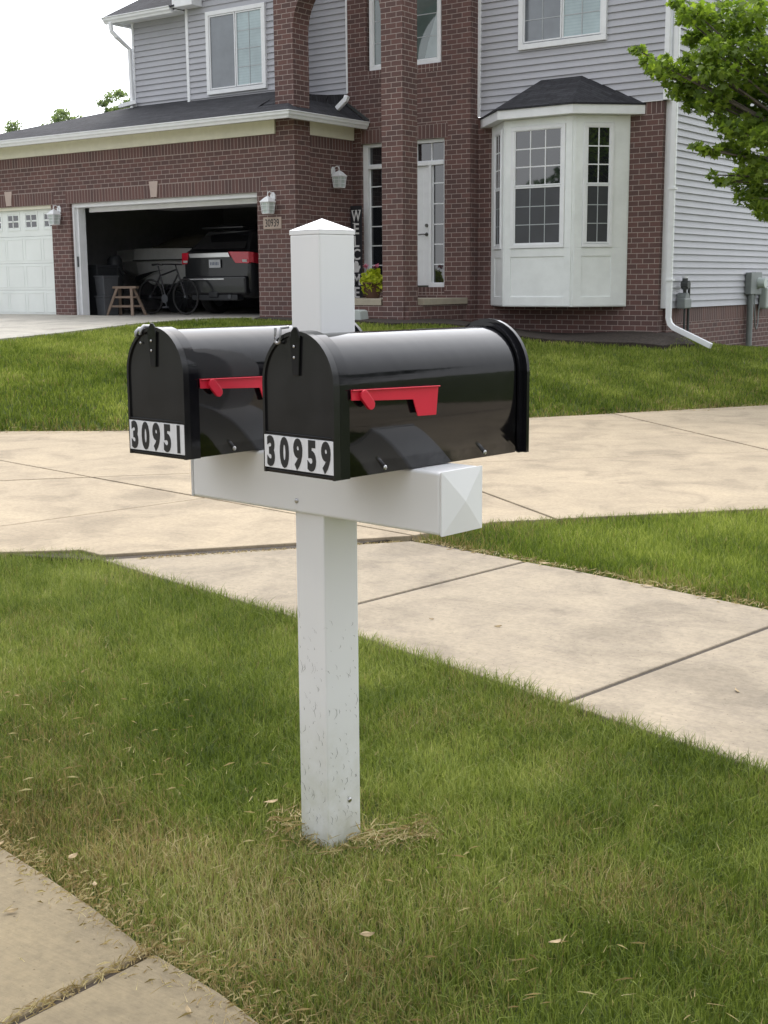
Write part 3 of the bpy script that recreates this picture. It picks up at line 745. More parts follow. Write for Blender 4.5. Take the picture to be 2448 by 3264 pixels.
# garage front wall with its two openings
GY = 17.3; OX0, OX1, OZ = -20.13, -15.27, 3.163; DX0, DX1 = -23.45, -20.68
b = MB(); T = .22
b.box(-23.95, DX0, GY, GY+T, ZB, 3.163); b.box(DX1, OX0, GY, GY+T, ZB, 3.163); b.box(OX1, -14.812, GY, GY+T, ZB, 3.163)
b.box(-23.95, -14.812, GY, GY+T, 3.408, 3.908); b.box(-23.95, -14.812, GY, GY+T, 4.108, 4.36)
b.box(-23.95, DX0-.1, GY, GY+T, 3.163, 3.408); b.box(DX1+.1, OX0-.1, GY, GY+T, 3.163, 3.408); b.box(OX1+.1, -14.812, GY, GY+T, 3.163, 3.408)
b.mi = 1; b.box(DX0-.1, DX1+.1, GY, GY+T, 3.163, 3.408); b.box(OX0-.1, OX1+.1, GY, GY+T, 3.163, 3.408)
b.mi = 2; b.box(-23.95, -14.812, GY, GY+T, 3.908, 4.108)
hb(b, 'garage_wall', [M['brick'], M['soldier_low'], M['soldier_top']])
# garage side wall (towards the porch)
b = MB(); SX = -14.50
b.box(SX-.2, SX, 17.712, 19.05, ZB, 3.908); b.mi = 1; b.box(SX-.2, SX, 17.712, 19.05, 3.908, 4.108); b.mi = 0; b.box(SX-.2, SX, 17.712, 19.05, 4.108, 4.5)
hb(b, 'porch_side_wall', [M['brick'], M['soldier_top']])
b = MB(); b.box(-23.95, -23.75, 17.52, 25, ZB, 4.36); hb(b, 'garage_end_wall', M['brick'])
# portico: two pillars joined by a brick arch
def arch_face(x0, x1, xc, rad, zs, zt, n=24):
    p = [(x0, zs), (x0, zt), (x1, zt), (x1, zs)]
    for i in range(n+1): a = PI*i/n; p.append((xc+rad*math.cos(a), zs+rad*math.sin(a)))
    return p
b = MB()
b.box(-14.81, -14.40, GY-.003, 17.71, ZB, 5.72); b.box(-12.59, -12.18, GY-.003, 17.71, ZB, 5.72)
# arch built of strips so that it stays quad based
n = 24; xc, rad = -13.495, .905
pr = [(xc+rad*math.cos(PI-PI*i/n), 5.72+rad*math.sin(PI-PI*i/n)) for i in range(n+1)]
b.box(-14.81, -14.40, GY-.003, 17.71, 5.7201, 7.4); b.box(-12.59, -12.18, GY-.003, 17.71, 5.7201, 7.4)
for i in range(n):
    (x0, z0), (x1, z1) = pr[i], pr[i+1]
    b.quad((x0, GY-.003, z0), (x1, GY-.003, z1), (x1, GY-.003, 7.4), (x0, GY-.003, 7.4))
    b.quad((x0, 17.71, 7.4), (x1, 17.71, 7.4), (x1, 17.71, z1), (x0, 17.71, z0))
    b.quad((x0, GY-.003, z0), (x0, 17.71, z0), (x1, 17.71, z1), (x1, GY-.003, z1))
hb(b, 'portico', M['brick'])
# porch platform
b = MB(); b.box(-14.40, -12.10, 17.33, 19.05, ZB, 1.235); hb(b, 'porch_base', M['brick'])
b = MB(); b.box(-14.45, -12.64, 17.315, 17.9, 1.2355, 1.34); b.box(-14.45, -12.06, 17.9001, 19.05, 1.2355, 1.34); b.box(-12.64, -12.06, 17.7125, 17.9, 1.2355, 1.34)
hb(b, 'porch_slab', M['ledge'], .006)
# entry wall
EY = 19.05; EX0, EX1 = -14.62, -12.02; dx0, dx1 = -14.33, -12.54; wx0, wx1 = -14.17, -12.62
b = MB()
b.box(EX0, dx0, EY, EY+.25, ZB, 4.036); b.box(dx1, EX1, EY, EY+.25, ZB, 4.036); b.box(dx0, dx1, EY, EY+.1, ZB, 1.39)
b.box(EX0, dx0, EY, EY+.25, 4.036, 4.271); b.box(dx1+.07, EX1, EY, EY+.25, 4.036, 4.271); b.box(EX0, EX1, EY, EY+.25, 4.271, 5.14)
b.box(EX0, wx0-.02, EY, EY+.25, 5.14, 7.64); b.box(wx1+.02, EX1, EY, EY+.25, 5.14, 7.64); b.box(wx0-.02, wx1+.02, EY, EY+.25, 7.28, 7.64)
b.mi = 1; b.box(dx0, dx1+.07, EY, EY+.25, 4.036, 4.271)
b.mi = 2; b.box(dx0, dx1, EY, EY+.1, 1.39, 1.52); b.box(wx0-.02, wx1+.02, EY, EY+.2, 5.14, 5.27)
hb(b, 'entry_wall', [M['brick'], M['soldier_entry'], M['soldier_sill']])
# right brick wall below the bay and siding above
RY = 19.3
b = MB(); b.box(-12.02, -8.66, RY, RY+.2, ZB, 4.16); b.mi = 1; b.box(-12.02, -8.66, RY, RY+.2, 4.16, 4.34)
hb(b, 'front_wall', [M['brick'], brick_mat('soldier course under siding', bw=.2, rh=.0813, offset=0, swap=True, v0=4.15)])
b = MB(); b.box(-8.8, -8.6, RY+.21, 34, -.6, .93); b.mi = 1; b.box(-8.8, -8.6, RY+.21, 34, .93, 1.17)
hb(b, 'foundation_wall', [M['brick_side'], brick_mat('soldier course on foundation', bw=.24, rh=.0813, offset=0, swap=True, v0=.93)])

def siding(x0, x1, z0, z1, loc, rz, ex=.107, name='siding'):
    """lapped boards, local x along wall, outward -y; loc = world position of local origin"""
    b = MB(); z = z0
    L_ = x1-x0
    while z < z1:
        t = min(z+ex, z1)
        b.quad((0, -.027, z), (L_, -.027, z), (L_, -.001, t), (0, -.001, t))
        b.quad((0, -.001, t), (L_, -.001, t), (L_, -.027, t), (0, -.027, t))
        z = t
    b.quad((0, -.027, z0), (L_, -.027, z0), (L_, .02, z0), (0, .02, z0))
    # backing so the wall has thickness
    b.box(0, L_, .0, .12, z0, z1)
    o = b.build(name, M['siding'], house); o.location = Vector(loc) + HL; o.rotation_euler = (0, 0, rz); return o
siding(-17.74, -15.58, 4.90, 7.3, (-17.74, 18.3, 0), 0)
siding(-19.37, -17.74, 4.98, 6.62, (-19.37, 18.44, 0), 0)
siding(-15.6, -14.62, 4.92, 7.3, (-15.6, 19.07, 0), 0)
siding(-11.985, -8.62, 4.345, 7.3, (-11.985, RY, 0), 0)
siding(19.42, 34, 1.17, 7.3, (-8.6, 19.42, 0), PI/2)
for q in ((-19.35, -19.23, 18.57, 26, 4.4, 6.6), (-15.70, -15.58, 18.43, 19.09, 4.4, 7.3)):
    b = MB(); b.box(*q); hb(b, 'side_siding', M['siding'])
# corner boards and trim
for x0, x1, y0, y1, z0, z1 in [(-12.035, -11.965, RY-.028, RY+.02, 4.35, 7.3), (-8.665, -8.585, RY-.028, RY+.1, 4.345, 7.3), (-8.665, -8.565, RY+.1001, RY+.21, 1.17, 7.3),
        (-17.80, -17.735, 18.265, 18.46, 4.93, 6.9), (-19.395, -19.335, 18.41, 18.5, 4.99, 6.6), (-14.635, -14.60, EY-.012, EY+.03, 4.93, 7.3)]:
    b = MB(); b.box(x0, x1, y0, y1, z0, z1); hb(b, 'corner_trim', M['white'], .004)
b = MB(); b.box(-11.96, -8.67, RY-.026, RY-.0, 4.338, 4.352); hb(b, 'starter_strip', M['white'])
# frieze boards under the garage eave
b = MB(); b.box(-23.97, -14.812, GY-.035, GY-.001, 4.108, 4.335); b.box(SX+.001, SX+.035, 17.715, 19.045, 4.108, 4.335)
hb(b, 'frieze_board', M['cream'], .003)
b = MB(); b.box(-24.08, -14.22, 16.93, GY-.036, 4.336, 4.352); b.box(SX+.001, -14.22, GY-.03, 19.045, 4.336, 4.352); hb(b, 'soffit', M['cream'])
# gutter: K-profile swept along front and side
def gutter(path, name, h=.12, w=.11, closed=True):
    """path: list of (x,y,z, nx,ny) outward normals at mitres"""
    prof = [(0, 0), (0, -h), (.05, -h), (.065, -h*.72), (.09, -h*.5), (.095, -h*.14), (.115, -h*.12), (.115, 0), (.105, 0), (.105, -.018), (.012, -.018), (.012, 0)]
    b = MB(); n = len(prof)
    vs = [(x+nx*u, y+ny*u, z+v) for x, y, z, nx, ny in path for u, v in prof]
    fs = []
    for i in range(len(path)-1):
        for j in range(n): fs.append((i*n+j, i*n+(j+1) % n, (i+1)*n+(j+1) % n, (i+1)*n+j))
    b.add(vs, fs); b.add(vs[:n], [tuple(range(n))]); b.add(vs[-n:], [tuple(range(n))[::-1]])
    return hb(b, name, M['white'])
gutter([(-24.1, 16.93, 4.405, 0, -1), (-14.225, 16.93, 4.405, 1, -1), (-14.225, 19.04, 4.405, 1, 0)], 'gutter')
# garage roof
def roof(polys, name, th=.03, parent=None):
    b = MB()
    for p in polys: b.prism(p, (0, 0, -th))
    return hb(b, name, M['shingle'])
zr = lambda y: 4.40+.414*(y-16.9)
A = (-24.12, 16.86, 4.40); Bp = (-14.17, 16.86, 4.40)
roof([[A, Bp, (-14.85, 17.715, 4.76), (-15.60, 18.31, 4.985), (-17.72, 18.31, 4.99), (-17.72, 18.45, 5.045), (-19.38, 18.45, 5.045)],
      [A, (-19.38, 18.45, 5.045), (-19.38, 26, 5.045), (-24.12, 26, 4.40)],
      [Bp, (-14.17, 19.048, 4.40), (-14.60, 19.048, 4.70), (-14.85, 17.715, 4.76)],
      [(-14.85, 17.715, 4.76), (-14.60, 19.048, 4.70), (-14.63, 19.052, 4.925), (-15.65, 19.052, 4.93), (-15.60, 18.31, 4.985)]], 'garage_roof')
b = MB(); b.prism([(-14.15, 19.02, 4.405), (-14.60, 19.02, 4.72), (-14.60, 19.02, 4.77), (-14.13, 19.02, 4.45)], (0, .027, 0)); hb(b, 'roof_flashing', M['meterdark'])
# curled shingle by the portico pillar
b = MB(); b.quad((-15.15, 17.32, 4.60), (-14.82, 17.32, 4.60), (-14.82, 17.65, 4.745), (-15.15, 17.65, 4.76)); b.quad((-15.17, 17.2, 4.53), (-15.12, 17.3, 4.61), (-15.15, 17.65, 4.76), (-15.19, 17.6, 4.71))
hb(b, 'roof_saddle', M['shingle'])
# upper roof, eaves and gable return
gutter([(-19.70, 18.06, 6.66, 0, -1), (-17.90, 18.06, 6.66, 0, -1)], 'upper_gutter')
roof([[(-19.75, 17.98, 6.66), (-17.80, 17.98, 6.66), (-17.80, 20.5, 8.2), (-18.3, 20.5, 8.2)], [(-19.75, 17.98, 6.66), (-18.3, 20.5, 8.2), (-19.75, 24, 6.66)]], 'upper_roof')
b = MB(); b.box(-19.72, -17.82, 18.07, 18.43, 6.58, 6.60); b.box(-19.72, -19.6, 18.07, 24, 6.56, 6.66); hb(b, 'upper_soffit', M['white'])
b = MB(); b.box(-17.86, -17.36, 18.0, 18.27, 6.62, 6.93); b.prism([(-17.86, 18.0, 6.931), (-17.36, 18.0, 6.931), (-17.36, 18.0, 7.25)], (0, .27, 0)); hb(b, 'gable_return', M['white'], .005)
# main roof above the frame
roof([[(-17.9, 17.95, 7.3), (-15.0, 17.95, 7.3), (-15.0, 19.0, 7.3), (-8.2, 19.0, 7.3), (-8.2, 34, 7.3), (-17.9, 34, 7.3)], [(-18.0, 17.9, 7.33), (-15.0, 17.9, 7.33), (-15.0, 18.9, 7.66), (-12.0, 18.9, 7.66), (-12, 18.9, 7.33), (-8.1, 18.9, 7.33), (-10.5, 26, 10.5), (-14, 26, 10.5)],
      [(-8.1, 18.8, 7.33), (-8.1, 34, 7.33), (-10.5, 26, 10.5)], [(-18.0, 34, 7.33), (-18.0, 17.9, 7.33), (-14, 26, 10.5)]], 'main_roof')

# downspouts
b = MB(); b.rtube([(-19.52, 18.0, 6.56), (-19.52, 18.02, 6.40), (-19.46, 18.08, 6.30), (-19.40, 18.36, 6.10), (-19.40, 18.38, 5.0)], .075, .06); hb(b, 'upper_downspout', M['white'], .008)
b = MB(); b.rtube([(-19.28, 18.36, 5.10), (-19.55, 18.15, 5.02)], .075, .07); hb(b, 'downspout_outlet', M['white'], .008)
b = MB(); b.rtube([(-14.29, 18.62, 4.82), (-14.31, 18.60, 4.75), (-14.48, 18.57, 4.61)], .085, .075); hb(b, 'downspout_outlet', M['white'], .008)
b = MB(); b.rtube([(-8.50, 19.36, 7.2), (-8.50, 19.36, 1.02), (-8.47, 19.355, .93), (-8.40, 19.345, .87), (-7.74, 19.27, .60)], .085, .065)
hb(b, 'downspout', M['white'], .01)
for z in (3.0, 1.6):
    b = MB(); b.box(-8.56, -8.44, 19.31, 19.42, z, z+.03); hb(b, 'downspout_strap', M['white'])

# --- windows --------------------------------------------------------------
def window(parent, loc, rz, w, h, fw, sashes, depth=.05, sill=0, name='window', mat='white'):
    """loc world = lower-left outer corner on the wall face; sashes: (x0,x1,z0,z1,cols,rows,glassmat,muntin)"""
    b = MB()
    # frame = outer boards
    b.box(0, w, -depth, .02, 0, fw+sill); b.box(0, w, -depth, .02, h-fw, h)
    b.box(0, fw, -depth, .02, fw+sill, h-fw); b.box(w-fw, w, -depth, .02, fw+sill, h-fw)
    o = b.build(name, M[mat], parent, .005); 
    pl = parent.location if parent.parent is None else parent.location + parent.parent.location
    o.location = Vector(loc) - Vector(pl); o.rotation_euler = (0, 0, rz)
    for x0, x1, z0, z1, c, r, gm, mun in sashes:
        s = .022
        b = MB(); y0, y1 = -depth*.75, .018
        b.box(x0, x1, y0, y1, z0, z0+s); b.box(x0, x1, y0, y1, z1-s, z1); b.box(x0, x0+s, y0, y1, z0+s, z1-s); b.box(x1-s, x1, y0, y1, z0+s, z1-s)
        b.build('sash', M[mat], o, .003)
        b = MB(); b.box(x0+s, x1-s, -depth*.35, .017, z0+s, z1-s); b.build('pane', M[gm], o)
        if mun:
            b = MB(); ym = -depth*.35-.0005
            for i in range(1, c): xx = x0+s+(x1-x0-2*s)*i/c; b.box(xx-mun/2, xx+mun/2, ym-.006, ym, z0+s, z1-s)
            for i in range(1, r):
                zz = z0+s+(z1-z0-2*s)*i/r; b.box(x0+s, x1-s, ym-.0045, ym, zz-mun/2, zz+mun/2)
            if c*r > 1: b.build('muntin', M['muntin' if mun < .0155 else mat], o)
    return o
M['muntin'] = simple('dulled grille bars', (.42, .45, .47), .5)
# upper left window: half dark sash, half blind
w_, h_ = 1.44, 1.46
window(house, (-17.262, 18.3-.018, 5.045), 0, w_, h_, .075, [(.08, .715, .09, h_-.08, 1, 1, 'glass_grey', 0), (.735, w_-.08, .09, h_-.08, 2, 4, 'glass_blind', .013)])
w_, h_ = 1.585, 1.55
window(house, (-11.225, RY-.018, 5.335), 0, w_, h_, .085, [(.09, .79, .10, h_-.09, 2, 4, 'glass_grey', .012), (.805, w_-.09, .10, h_-.09, 2, 4, 'glass_blind', .014)])
w_, h_ = 1.51, 2.0
sw = window(house, (-14.15, EY+.10, 5.272), 0, w_, h_, .07, [(.07, w_-.07, .075, h_-.07, 3, 5, 'glass_green', .014)], .06)
b = MB(); cz = [(1.16, .11), (1.41, .11), (1.41, .88), (1.385, .80), (1.30, .55), (1.225, .35)]
b.prism([(x, -.0215, z) for x, z in cz], (0, -.0015, 0)); b.build('curtain', simple('pale curtain behind glass', (.40, .46, .48), .05), sw)

# --- bay window -------------------------------------------------------------
bay = empty('bay_window'); bay.parent = house; bay.location = Vector((-10.475, RY, 1.2)) + HL
BP = Vector((-10.475, RY, 1.2))
bp = [(-11.74, RY-.001), (-11.10, 18.64), (-9.85, 18.64), (-9.21, RY-.001)]
def bb(b, name, mat, bevel=0): o = b.build(name, mat, bay, bevel); o.location = -BP; return o
b = MB(); b.prism([(x, y, 1.20) for x, y in bp], (0, 0, 2.96)); bb(b, 'bay_wall', M['baywhite'], .004)
ov = [(-11.975, RY-.001), (-11.145, 18.47), (-9.795, 18.47), (-8.965, RY-.001)]
b = MB(); b.prism([(x, y, 4.160) for x, y in ov], (0, 0, .14)); bb(b, 'bay_fascia', M['white'], .004)
ov2 = [(-11.99, RY-.002, 4.302), (-11.155, 18.44, 4.302), (-9.785, 18.44, 4.302), (-8.95, RY-.002, 4.302)]
r1, r2 = (-10.81, RY-.02, 4.835), (-10.07, RY-.02, 4.835)
b = MB(); b.add(ov2+[(x, y, z+.022) for x, y, z in ov2]+[r1, r2], [(0, 1, 5, 4), (1, 2, 6, 5), (2, 3, 7, 6), (4, 5, 8), (5, 6, 9, 8), (6, 7, 9), (0, 3, 2, 1), (0, 4, 8, 9, 7, 3)])
bb(b, 'bay_roof', M['shingle'])
# faces: local frames
faces = [((-11.74, RY), (-11.10, 18.64)), ((-11.10, 18.64), (-9.85, 18.64)), ((-9.85, 18.64), (-9.21, RY))]
specs = [(.28, .76, 2), (.13, 1.11, 3), (.155, .645, 2)]
for (p, q), (xa, xb, cols) in zip(faces, specs):
    L_ = math.hypot(q[0]-p[0], q[1]-p[1]); rz = math.atan2(q[1]-p[1], q[0]-p[0]); ux, uy = math.cos(rz), math.sin(rz)
    nx_, ny_ = math.sin(rz), -math.cos(rz)
    o0 = (p[0]+ux*xa+nx_*.0, p[1]+uy*xa+ny_*.0, 2.135); W = xb-xa; Hh = 1.905
    top = 'glass_dark'
    side = .10 if cols == 3 else .085
    window(bay, o0, rz, W, Hh, side*.62, [(side*.62, W-side*.62, .062, .965, cols, 3, 'glass_screen', .013), (side*.62, W-side*.62, .975, Hh-.05, cols, 3, top, .018)], .035, 0, 'bay_sash_window')
    # raised stiles framing the lower panel
    b = MB(); t = .014
    b.box(.02, xa, -t, .002, .0+1.215, 2.13); b.box(xb, L_-.02, -t, .002, 1.215, 2.13); b.box(xa, xb, -t, .002, 1.215, 1.36); b.box(xa, xb, -t, .002, 1.998, 2.13)
    b.box(.02, xa-.001, -t, .002, 2.1305, 4.15); b.box(xb+.001, L_-.02, -t, .002, 2.1305, 4.15); b.box(xa-.0005, xb+.0005, -t, .002, 4.045, 4.15)
    o = b.build('panel_trim', M['baywhite'], bay, .003); o.location = Vector((p[0], p[1], 0)) - BP; o.rotation_euler = (0, 0, rz)

# --- entry door -------------------------------------------------------------
ent = empty('front_door'); ent.parent = house; EP = Vector((-13.43, 19.15, 1.5)); ent.location = EP + HL
def eb(b, name, mat, bevel=0, parent=None): 
    o = b.build(name, mat, parent or ent, bevel)
    if parent is None: o.location = -EP
    return o
FY = 19.12
b = MB()
b.box(-14.33, -14.22, FY, FY+.15, 1.52, 4.036); b.box(-12.60, -12.54, FY, FY+.15, 1.52, 4.036); b.box(-14.22, -12.60, FY, FY+.15, 3.975, 4.036)
b.box(-14.22, -12.60, FY-.005, FY+.15, 3.60, 3.665); b.box(-13.92, -13.85, FY, FY+.15, 1.52, 3.60); b.box(-12.92, -12.865, FY, FY+.15, 1.52, 3.60)
b.box(-14.22, -13.92, FY, FY+.15, 1.52, 1.60); b.box(-12.865, -12.60, FY, FY+.15, 1.52, 1.60); b.box(-13.85, -12.92, FY, FY+.15, 1.52, 1.545)
eb(b, 'door_frame', M['white'], .004)
b = MB(); b.box(-13.85, -12.92, FY+.05, FY+.10, 1.55, 3.598)
dr = eb(b, 'door_leaf', M['white'], .003)
b = MB()
for z0, z1 in ((1.7, 2.15), (2.25, 2.85), (2.95, 3.45)):
    for x0, x1 in ((-13.72, -13.42), (-13.35, -13.05)):
        b.box(x0, x1, FY+.045, FY+.0501, z0, z0+.012); b.box(x0, x1, FY+.045, FY+.0501, z1-.012, z1); b.box(x0, x0+.012, FY+.045, FY+.0501, z0+.012, z1-.012); b.box(x1-.012, x1, FY+.045, FY+.0501, z0+.012, z1-.012)
eb(b, 'door_moulding', M['white'], 0, dr)
b = MB(); b.disc((-12.985, FY+.05, 2.432), (0, -1, 0), .032, .015, 16); b.tube([(-12.985, FY+.04, 2.432), (-12.985, FY-.01, 2.432), (-13.02, FY-.02, 2.436), (-13.12, FY-.018, 2.426)], .011, 8); eb(b, 'door_handle', M['handle'], 0, dr)
b = MB(); b.disc((-12.985, FY+.05, 2.585), (0, -1, 0), .030, .022, 16); eb(b, 'deadbolt', M['handle'], 0, dr)
b = MB(); b.box(-13.85, -12.92, FY-.01, FY+.05, 1.52, 1.549); eb(b, 'threshold', M['handle'])
for x0, x1 in ((-14.22, -13.92), (-12.865, -12.60)):
    b = MB(); b.box(x0, x1, FY+.07, FY+.09, 1.60, 3.60); sd = eb(b, 'sidelight', M['glass_dark'])
    b = MB()
    for z in (3.297, 2.948, 2.600, 2.26, 1.913): b.box(x0, x1, FY+.060, FY+.0695, z-.009, z+.009)
    b.box(x0, x0+.018, FY+.058, FY+.0695, 1.60, 3.60); b.box(x1-.018, x1, FY+.058, FY+.0695, 1.60, 3.60)
    eb(b, 'muntin', M['white'], 0, sd)
b = MB(); b.box(-14.22, -12.60, FY+.07, FY+.09, 3.665, 3.975); tr = eb(b, 'transom', M['glass_dark'])
b = MB()
b.box(-14.22, -12.60, FY+.059, FY+.0695, 3.665, 3.685)
for x in (-13.89, -13.5, -13.19, -12.885): b.box(x-.011, x+.011, FY+.058, FY+.0695, 3.67, 3.975)
eb(b, 'muntin', M['white'], 0, tr)
b = MB(); b.box(-14.4, -12.4, 19.35, 19.5, 1.3, 4.2); eb(b, 'hall_backing', M['garage_dark'])

# --- garage: doors, frames, interior ------------------------------------------
gdoor = empty('garage_door'); gdoor.parent = house; GP = Vector((-22.06, 17.42, 1.0)); gdoor.location = GP + HL
def gb(b, name, mat, bevel=0, parent=None):
    o = b.build(name, mat, parent or gdoor, bevel)
    if parent is None: o.location = -GP
    return o
zs = [1.0, 1.505, 2.04, 2.575, 3.12]
b = MB()
for i in range(4): b.box(DX0+.03, DX1-.0, 17.42, 17.46, zs[i]+.002, zs[i+1]-.002)
pan = [(DX0+.03+.1+i*.562, DX0+.03+.1+i*.562+.46) for i in range(5)]
pan = [(x0+.12, x1+.12-.02) for x0, x1 in [(-23.44, -22.98), (-22.87, -22.41), (-22.30, -21.84), (-21.74, -21.28), (-21.17, -20.86)]]
pan = [(-23.36, -22.86), (-22.80, -22.30), (-22.25, -21.75), (-21.68, -21.18), (-21.11, -20.74)]
for i in range(3):
    for x0, x1 in pan:
        z0, z1 = zs[i]+.06, zs[i+1]-.045; t = .016
        b.box(x0, x1, 17.4135, 17.4199, z0, z0+t); b.box(x0, x1, 17.4135, 17.4199, z1-t, z1); b.box(x0, x0+t, 17.4135, 17.4199, z0+t, z1-t); b.box(x1-t, x1, 17.4135, 17.4199, z0+t, z1-t)
leafd = gb(b, 'door_section', M['door_white'], .003)
for x0 in (-23.28, -22.72, -22.155, -21.59, -21.025):
    b = MB(); b.box(x0-.05, x0+.36, 17.408, 17.4199, 2.70, 2.74); b.box(x0-.05, x0+.36, 17.408, 17.4199, 3.03, 3.07); b.box(x0-.05, x0-.02, 17.408, 17.4199, 2.74, 3.03); b.box(x0+.33, x0+.36, 17.408, 17.4199, 2.74, 3.03)
    b.box(x0-.02, x0+.33, 17.4095, 17.4199, 2.868, 2.895); b.box(x0+.14, x0+.165, 17.4095, 17.4198, 2.74, 3.03)
    gw = gb(b, 'door_window', M['door_white'])
    b = MB()
    for i in (0, 1):
        for j in (0, 1):
            xa = x0+i*.165; za = 2.763+j*.135
            b.box(xa, xa+.14, 17.4145, 17.4199, za, za+.10)
    b.build('pane', M['glass_dark'], gw)
b = MB(); b.box(DX0, DX1, 17.34, 17.415, 3.10, 3.163); gb(b, 'header_board', M['cream'])
# open bay frame
b = MB()
b.box(OX0, OX0+.045, 17.36, 17.62, .98, 3.163); b.box(OX0+.045, OX0+.085, 17.44, 17.62, .98, 3.12); b.box(OX1-.03, OX1, 17.37, 17.62, .98, 3.163)
b.box(OX0+.045, OX1-.03, 17.37, 17.62, 3.085, 3.163); b.box(OX0+.2, OX1-.03, 17.62, 17.66, 3.0, 3.084)
fr = hb(b, 'garage_opening_frame', M['white'], .004)
b = MB(); b.box(OX0+.0451, OX0+.052, 17.39, 17.43, 1.95, 2.15); hb(b, 'keypad', M['greyplastic'])
b = MB(); b.box(OX0+.2, OX1-.1, 17.9, 20.0, 3.12, 3.17); hb(b, 'raised_door', M['garage_dark'])
b = MB(); b.box(-23.7, -14.75, 17.40, 25.5, .86, .995); hb(b, 'garage_floor', M['garage_floor'])
b = MB(); b.box(-23.74, -14.72, 25.5, 25.6, .9, 4.4); b.box(-14.74, -14.71, 17.53, 25.5, .99, 4.2); b.box(-20.55, -20.45, 23.5, 25.5, .99, 3.6); b.box(-23.745, -14.75, 17.66, 25.5, 3.62, 3.68); b.box(-23.74, -23.70, 17.53, 25.5, .99, 3.61)
b.box(-20.70, -20.1, 17.53, 17.60, .99, 3.61); b.box(-15.25, -14.75, 17.53, 17.60, .99, 3.61); b.box(-23.7, -14.75, 17.53, 17.6, 3.17, 3.61)
hb(b, 'garage_lining', M['garage_dark'])
# keystones
for xk in (-17.78, -21.95):
    b = MB(); b.prism([(xk-.115, GY-.022, 3.47), (xk+.115, GY-.022, 3.47), (xk+.075, GY-.022, 3.185), (xk-.075, GY-.022, 3.185)], (0, .0215, 0)); hb(b, 'keystone', M['stone'], .004)
# address plaque
b = MB(); b.box(-15.125, -14.718, GY-.02, GY-.0005, 2.527, 2.728); pq = hb(b, 'address_plaque', M['plaque'], .006)
text('numeral', '30939', .185, M['ink'], pq, (-14.922, GY-.0225, 2.567), (PI/2, 0, 0), .70, 0, .001)

# wall lanterns
def lantern(loc, rz, sc=1.0):
    """local: wall at y=0, lamp hangs to -y"""
    l = empty('wall_lantern'); l.parent = house; l.location = Vector(loc) + HL; l.rotation_euler = (0, 0, rz); l.scale = (sc,)*3
    b = MB(); oc = [(math.cos(2*PI*k/8+PI/8)*.058, math.sin(2*PI*k/8+PI/8)*.085) for k in range(8)]
    b.prism([(x, -.02, z+.14) for x, z in oc], (0, .0195, 0)); b.build('back_plate', M['white'], l, .004)
    b = MB(); b.tube([(0, -.02, .16), (0, -.05, .21), (0, -.10, .225), (0, -.14, .20), (0, -.145, .17)], .008, 8)
    b.tube([(0, -.02, .12), (.0, -.06, .10), (.0, -.10, .13), (.0, -.145, .15)], .006, 8)
    b.tube([(0, -.145, .13), (0, -.145, .215), (0, -.145, .235)], .007, 8, .002); b.build('bracket', M['white'], l)
    cy = -.145; b = MB()
    def sq(w, z): return [(-w, cy-w, z), (w, cy-w, z), (w, cy+w, z), (-w, cy+w, z)]
    rings = [sq(.10, .045), sq(.10, .055), sq(.075, .085), sq(.045, .12), sq(.012, .145)]
    vs = [p for r in rings for p in r]; fs = [(i*4+j, i*4+(j+1) % 4, (i+1)*4+(j+1) % 4, (i+1)*4+j) for i in range(4) for j in range(4)]+[(0, 3, 2, 1), (16, 17, 18, 19)]
    b.add(vs, fs); b.build('lamp_roof', M['white'], l)
    b = MB(); lo, hi = .07, .088; z0, z1 = -.14, .045
    for sx in (-1, 1):
        for sy in (-1, 1): b.tube([(sx*lo, cy+sy*lo, z0), (sx*hi, cy+sy*hi, z1)], .006, 6)
    for z, w in ((z0, lo), (z1-.004, hi), (z0+.065, lo+.006), (z0+.13, lo+.012)):
        for a, c in (((-w, cy-w), (w, cy-w)), ((w, cy-w), (w, cy+w)), ((w, cy+w), (-w, cy+w)), ((-w, cy+w), (-w, cy-w))): b.tube([(*a, z), (*c, z)], .0045, 6)
    for k in (-.33, .33):
        for s in (-1, 1):
            b.tube([(k*lo*2*.9, cy+s*lo, z0), (k*hi*2*.9, cy+s*hi, z1)], .0035, 6); b.tube([(s*lo, cy+k*lo*2*.9, z0), (s*hi, cy+k*hi*2*.9, z1)], .0035, 6)
    b.box(-lo, lo, cy-lo, cy+lo, z0-.008, z0); b.build('cage', M['white'], l)
    b = MB(); w0, w1 = lo-.007, hi-.007
    b.add([(-w0, cy-w0, z0), (w0, cy-w0, z0), (w0, cy+w0, z0), (-w0, cy+w0, z0), (-w1, cy-w1, z1), (w1, cy-w1, z1), (w1, cy+w1, z1), (-w1, cy+w1, z1)], [(0, 3, 2, 1), (4, 5, 6, 7), (0, 1, 5, 4), (1, 2, 6, 5), (2, 3, 7, 6), (3, 0, 4, 7)])
    b.build('lamp_glass', M['lampglass'], l)
lantern((-14.90, GY, 2.925), 0); lantern((-20.43, GY, 2.915), 0); lantern((SX, 18.45, 3.40), PI/2)

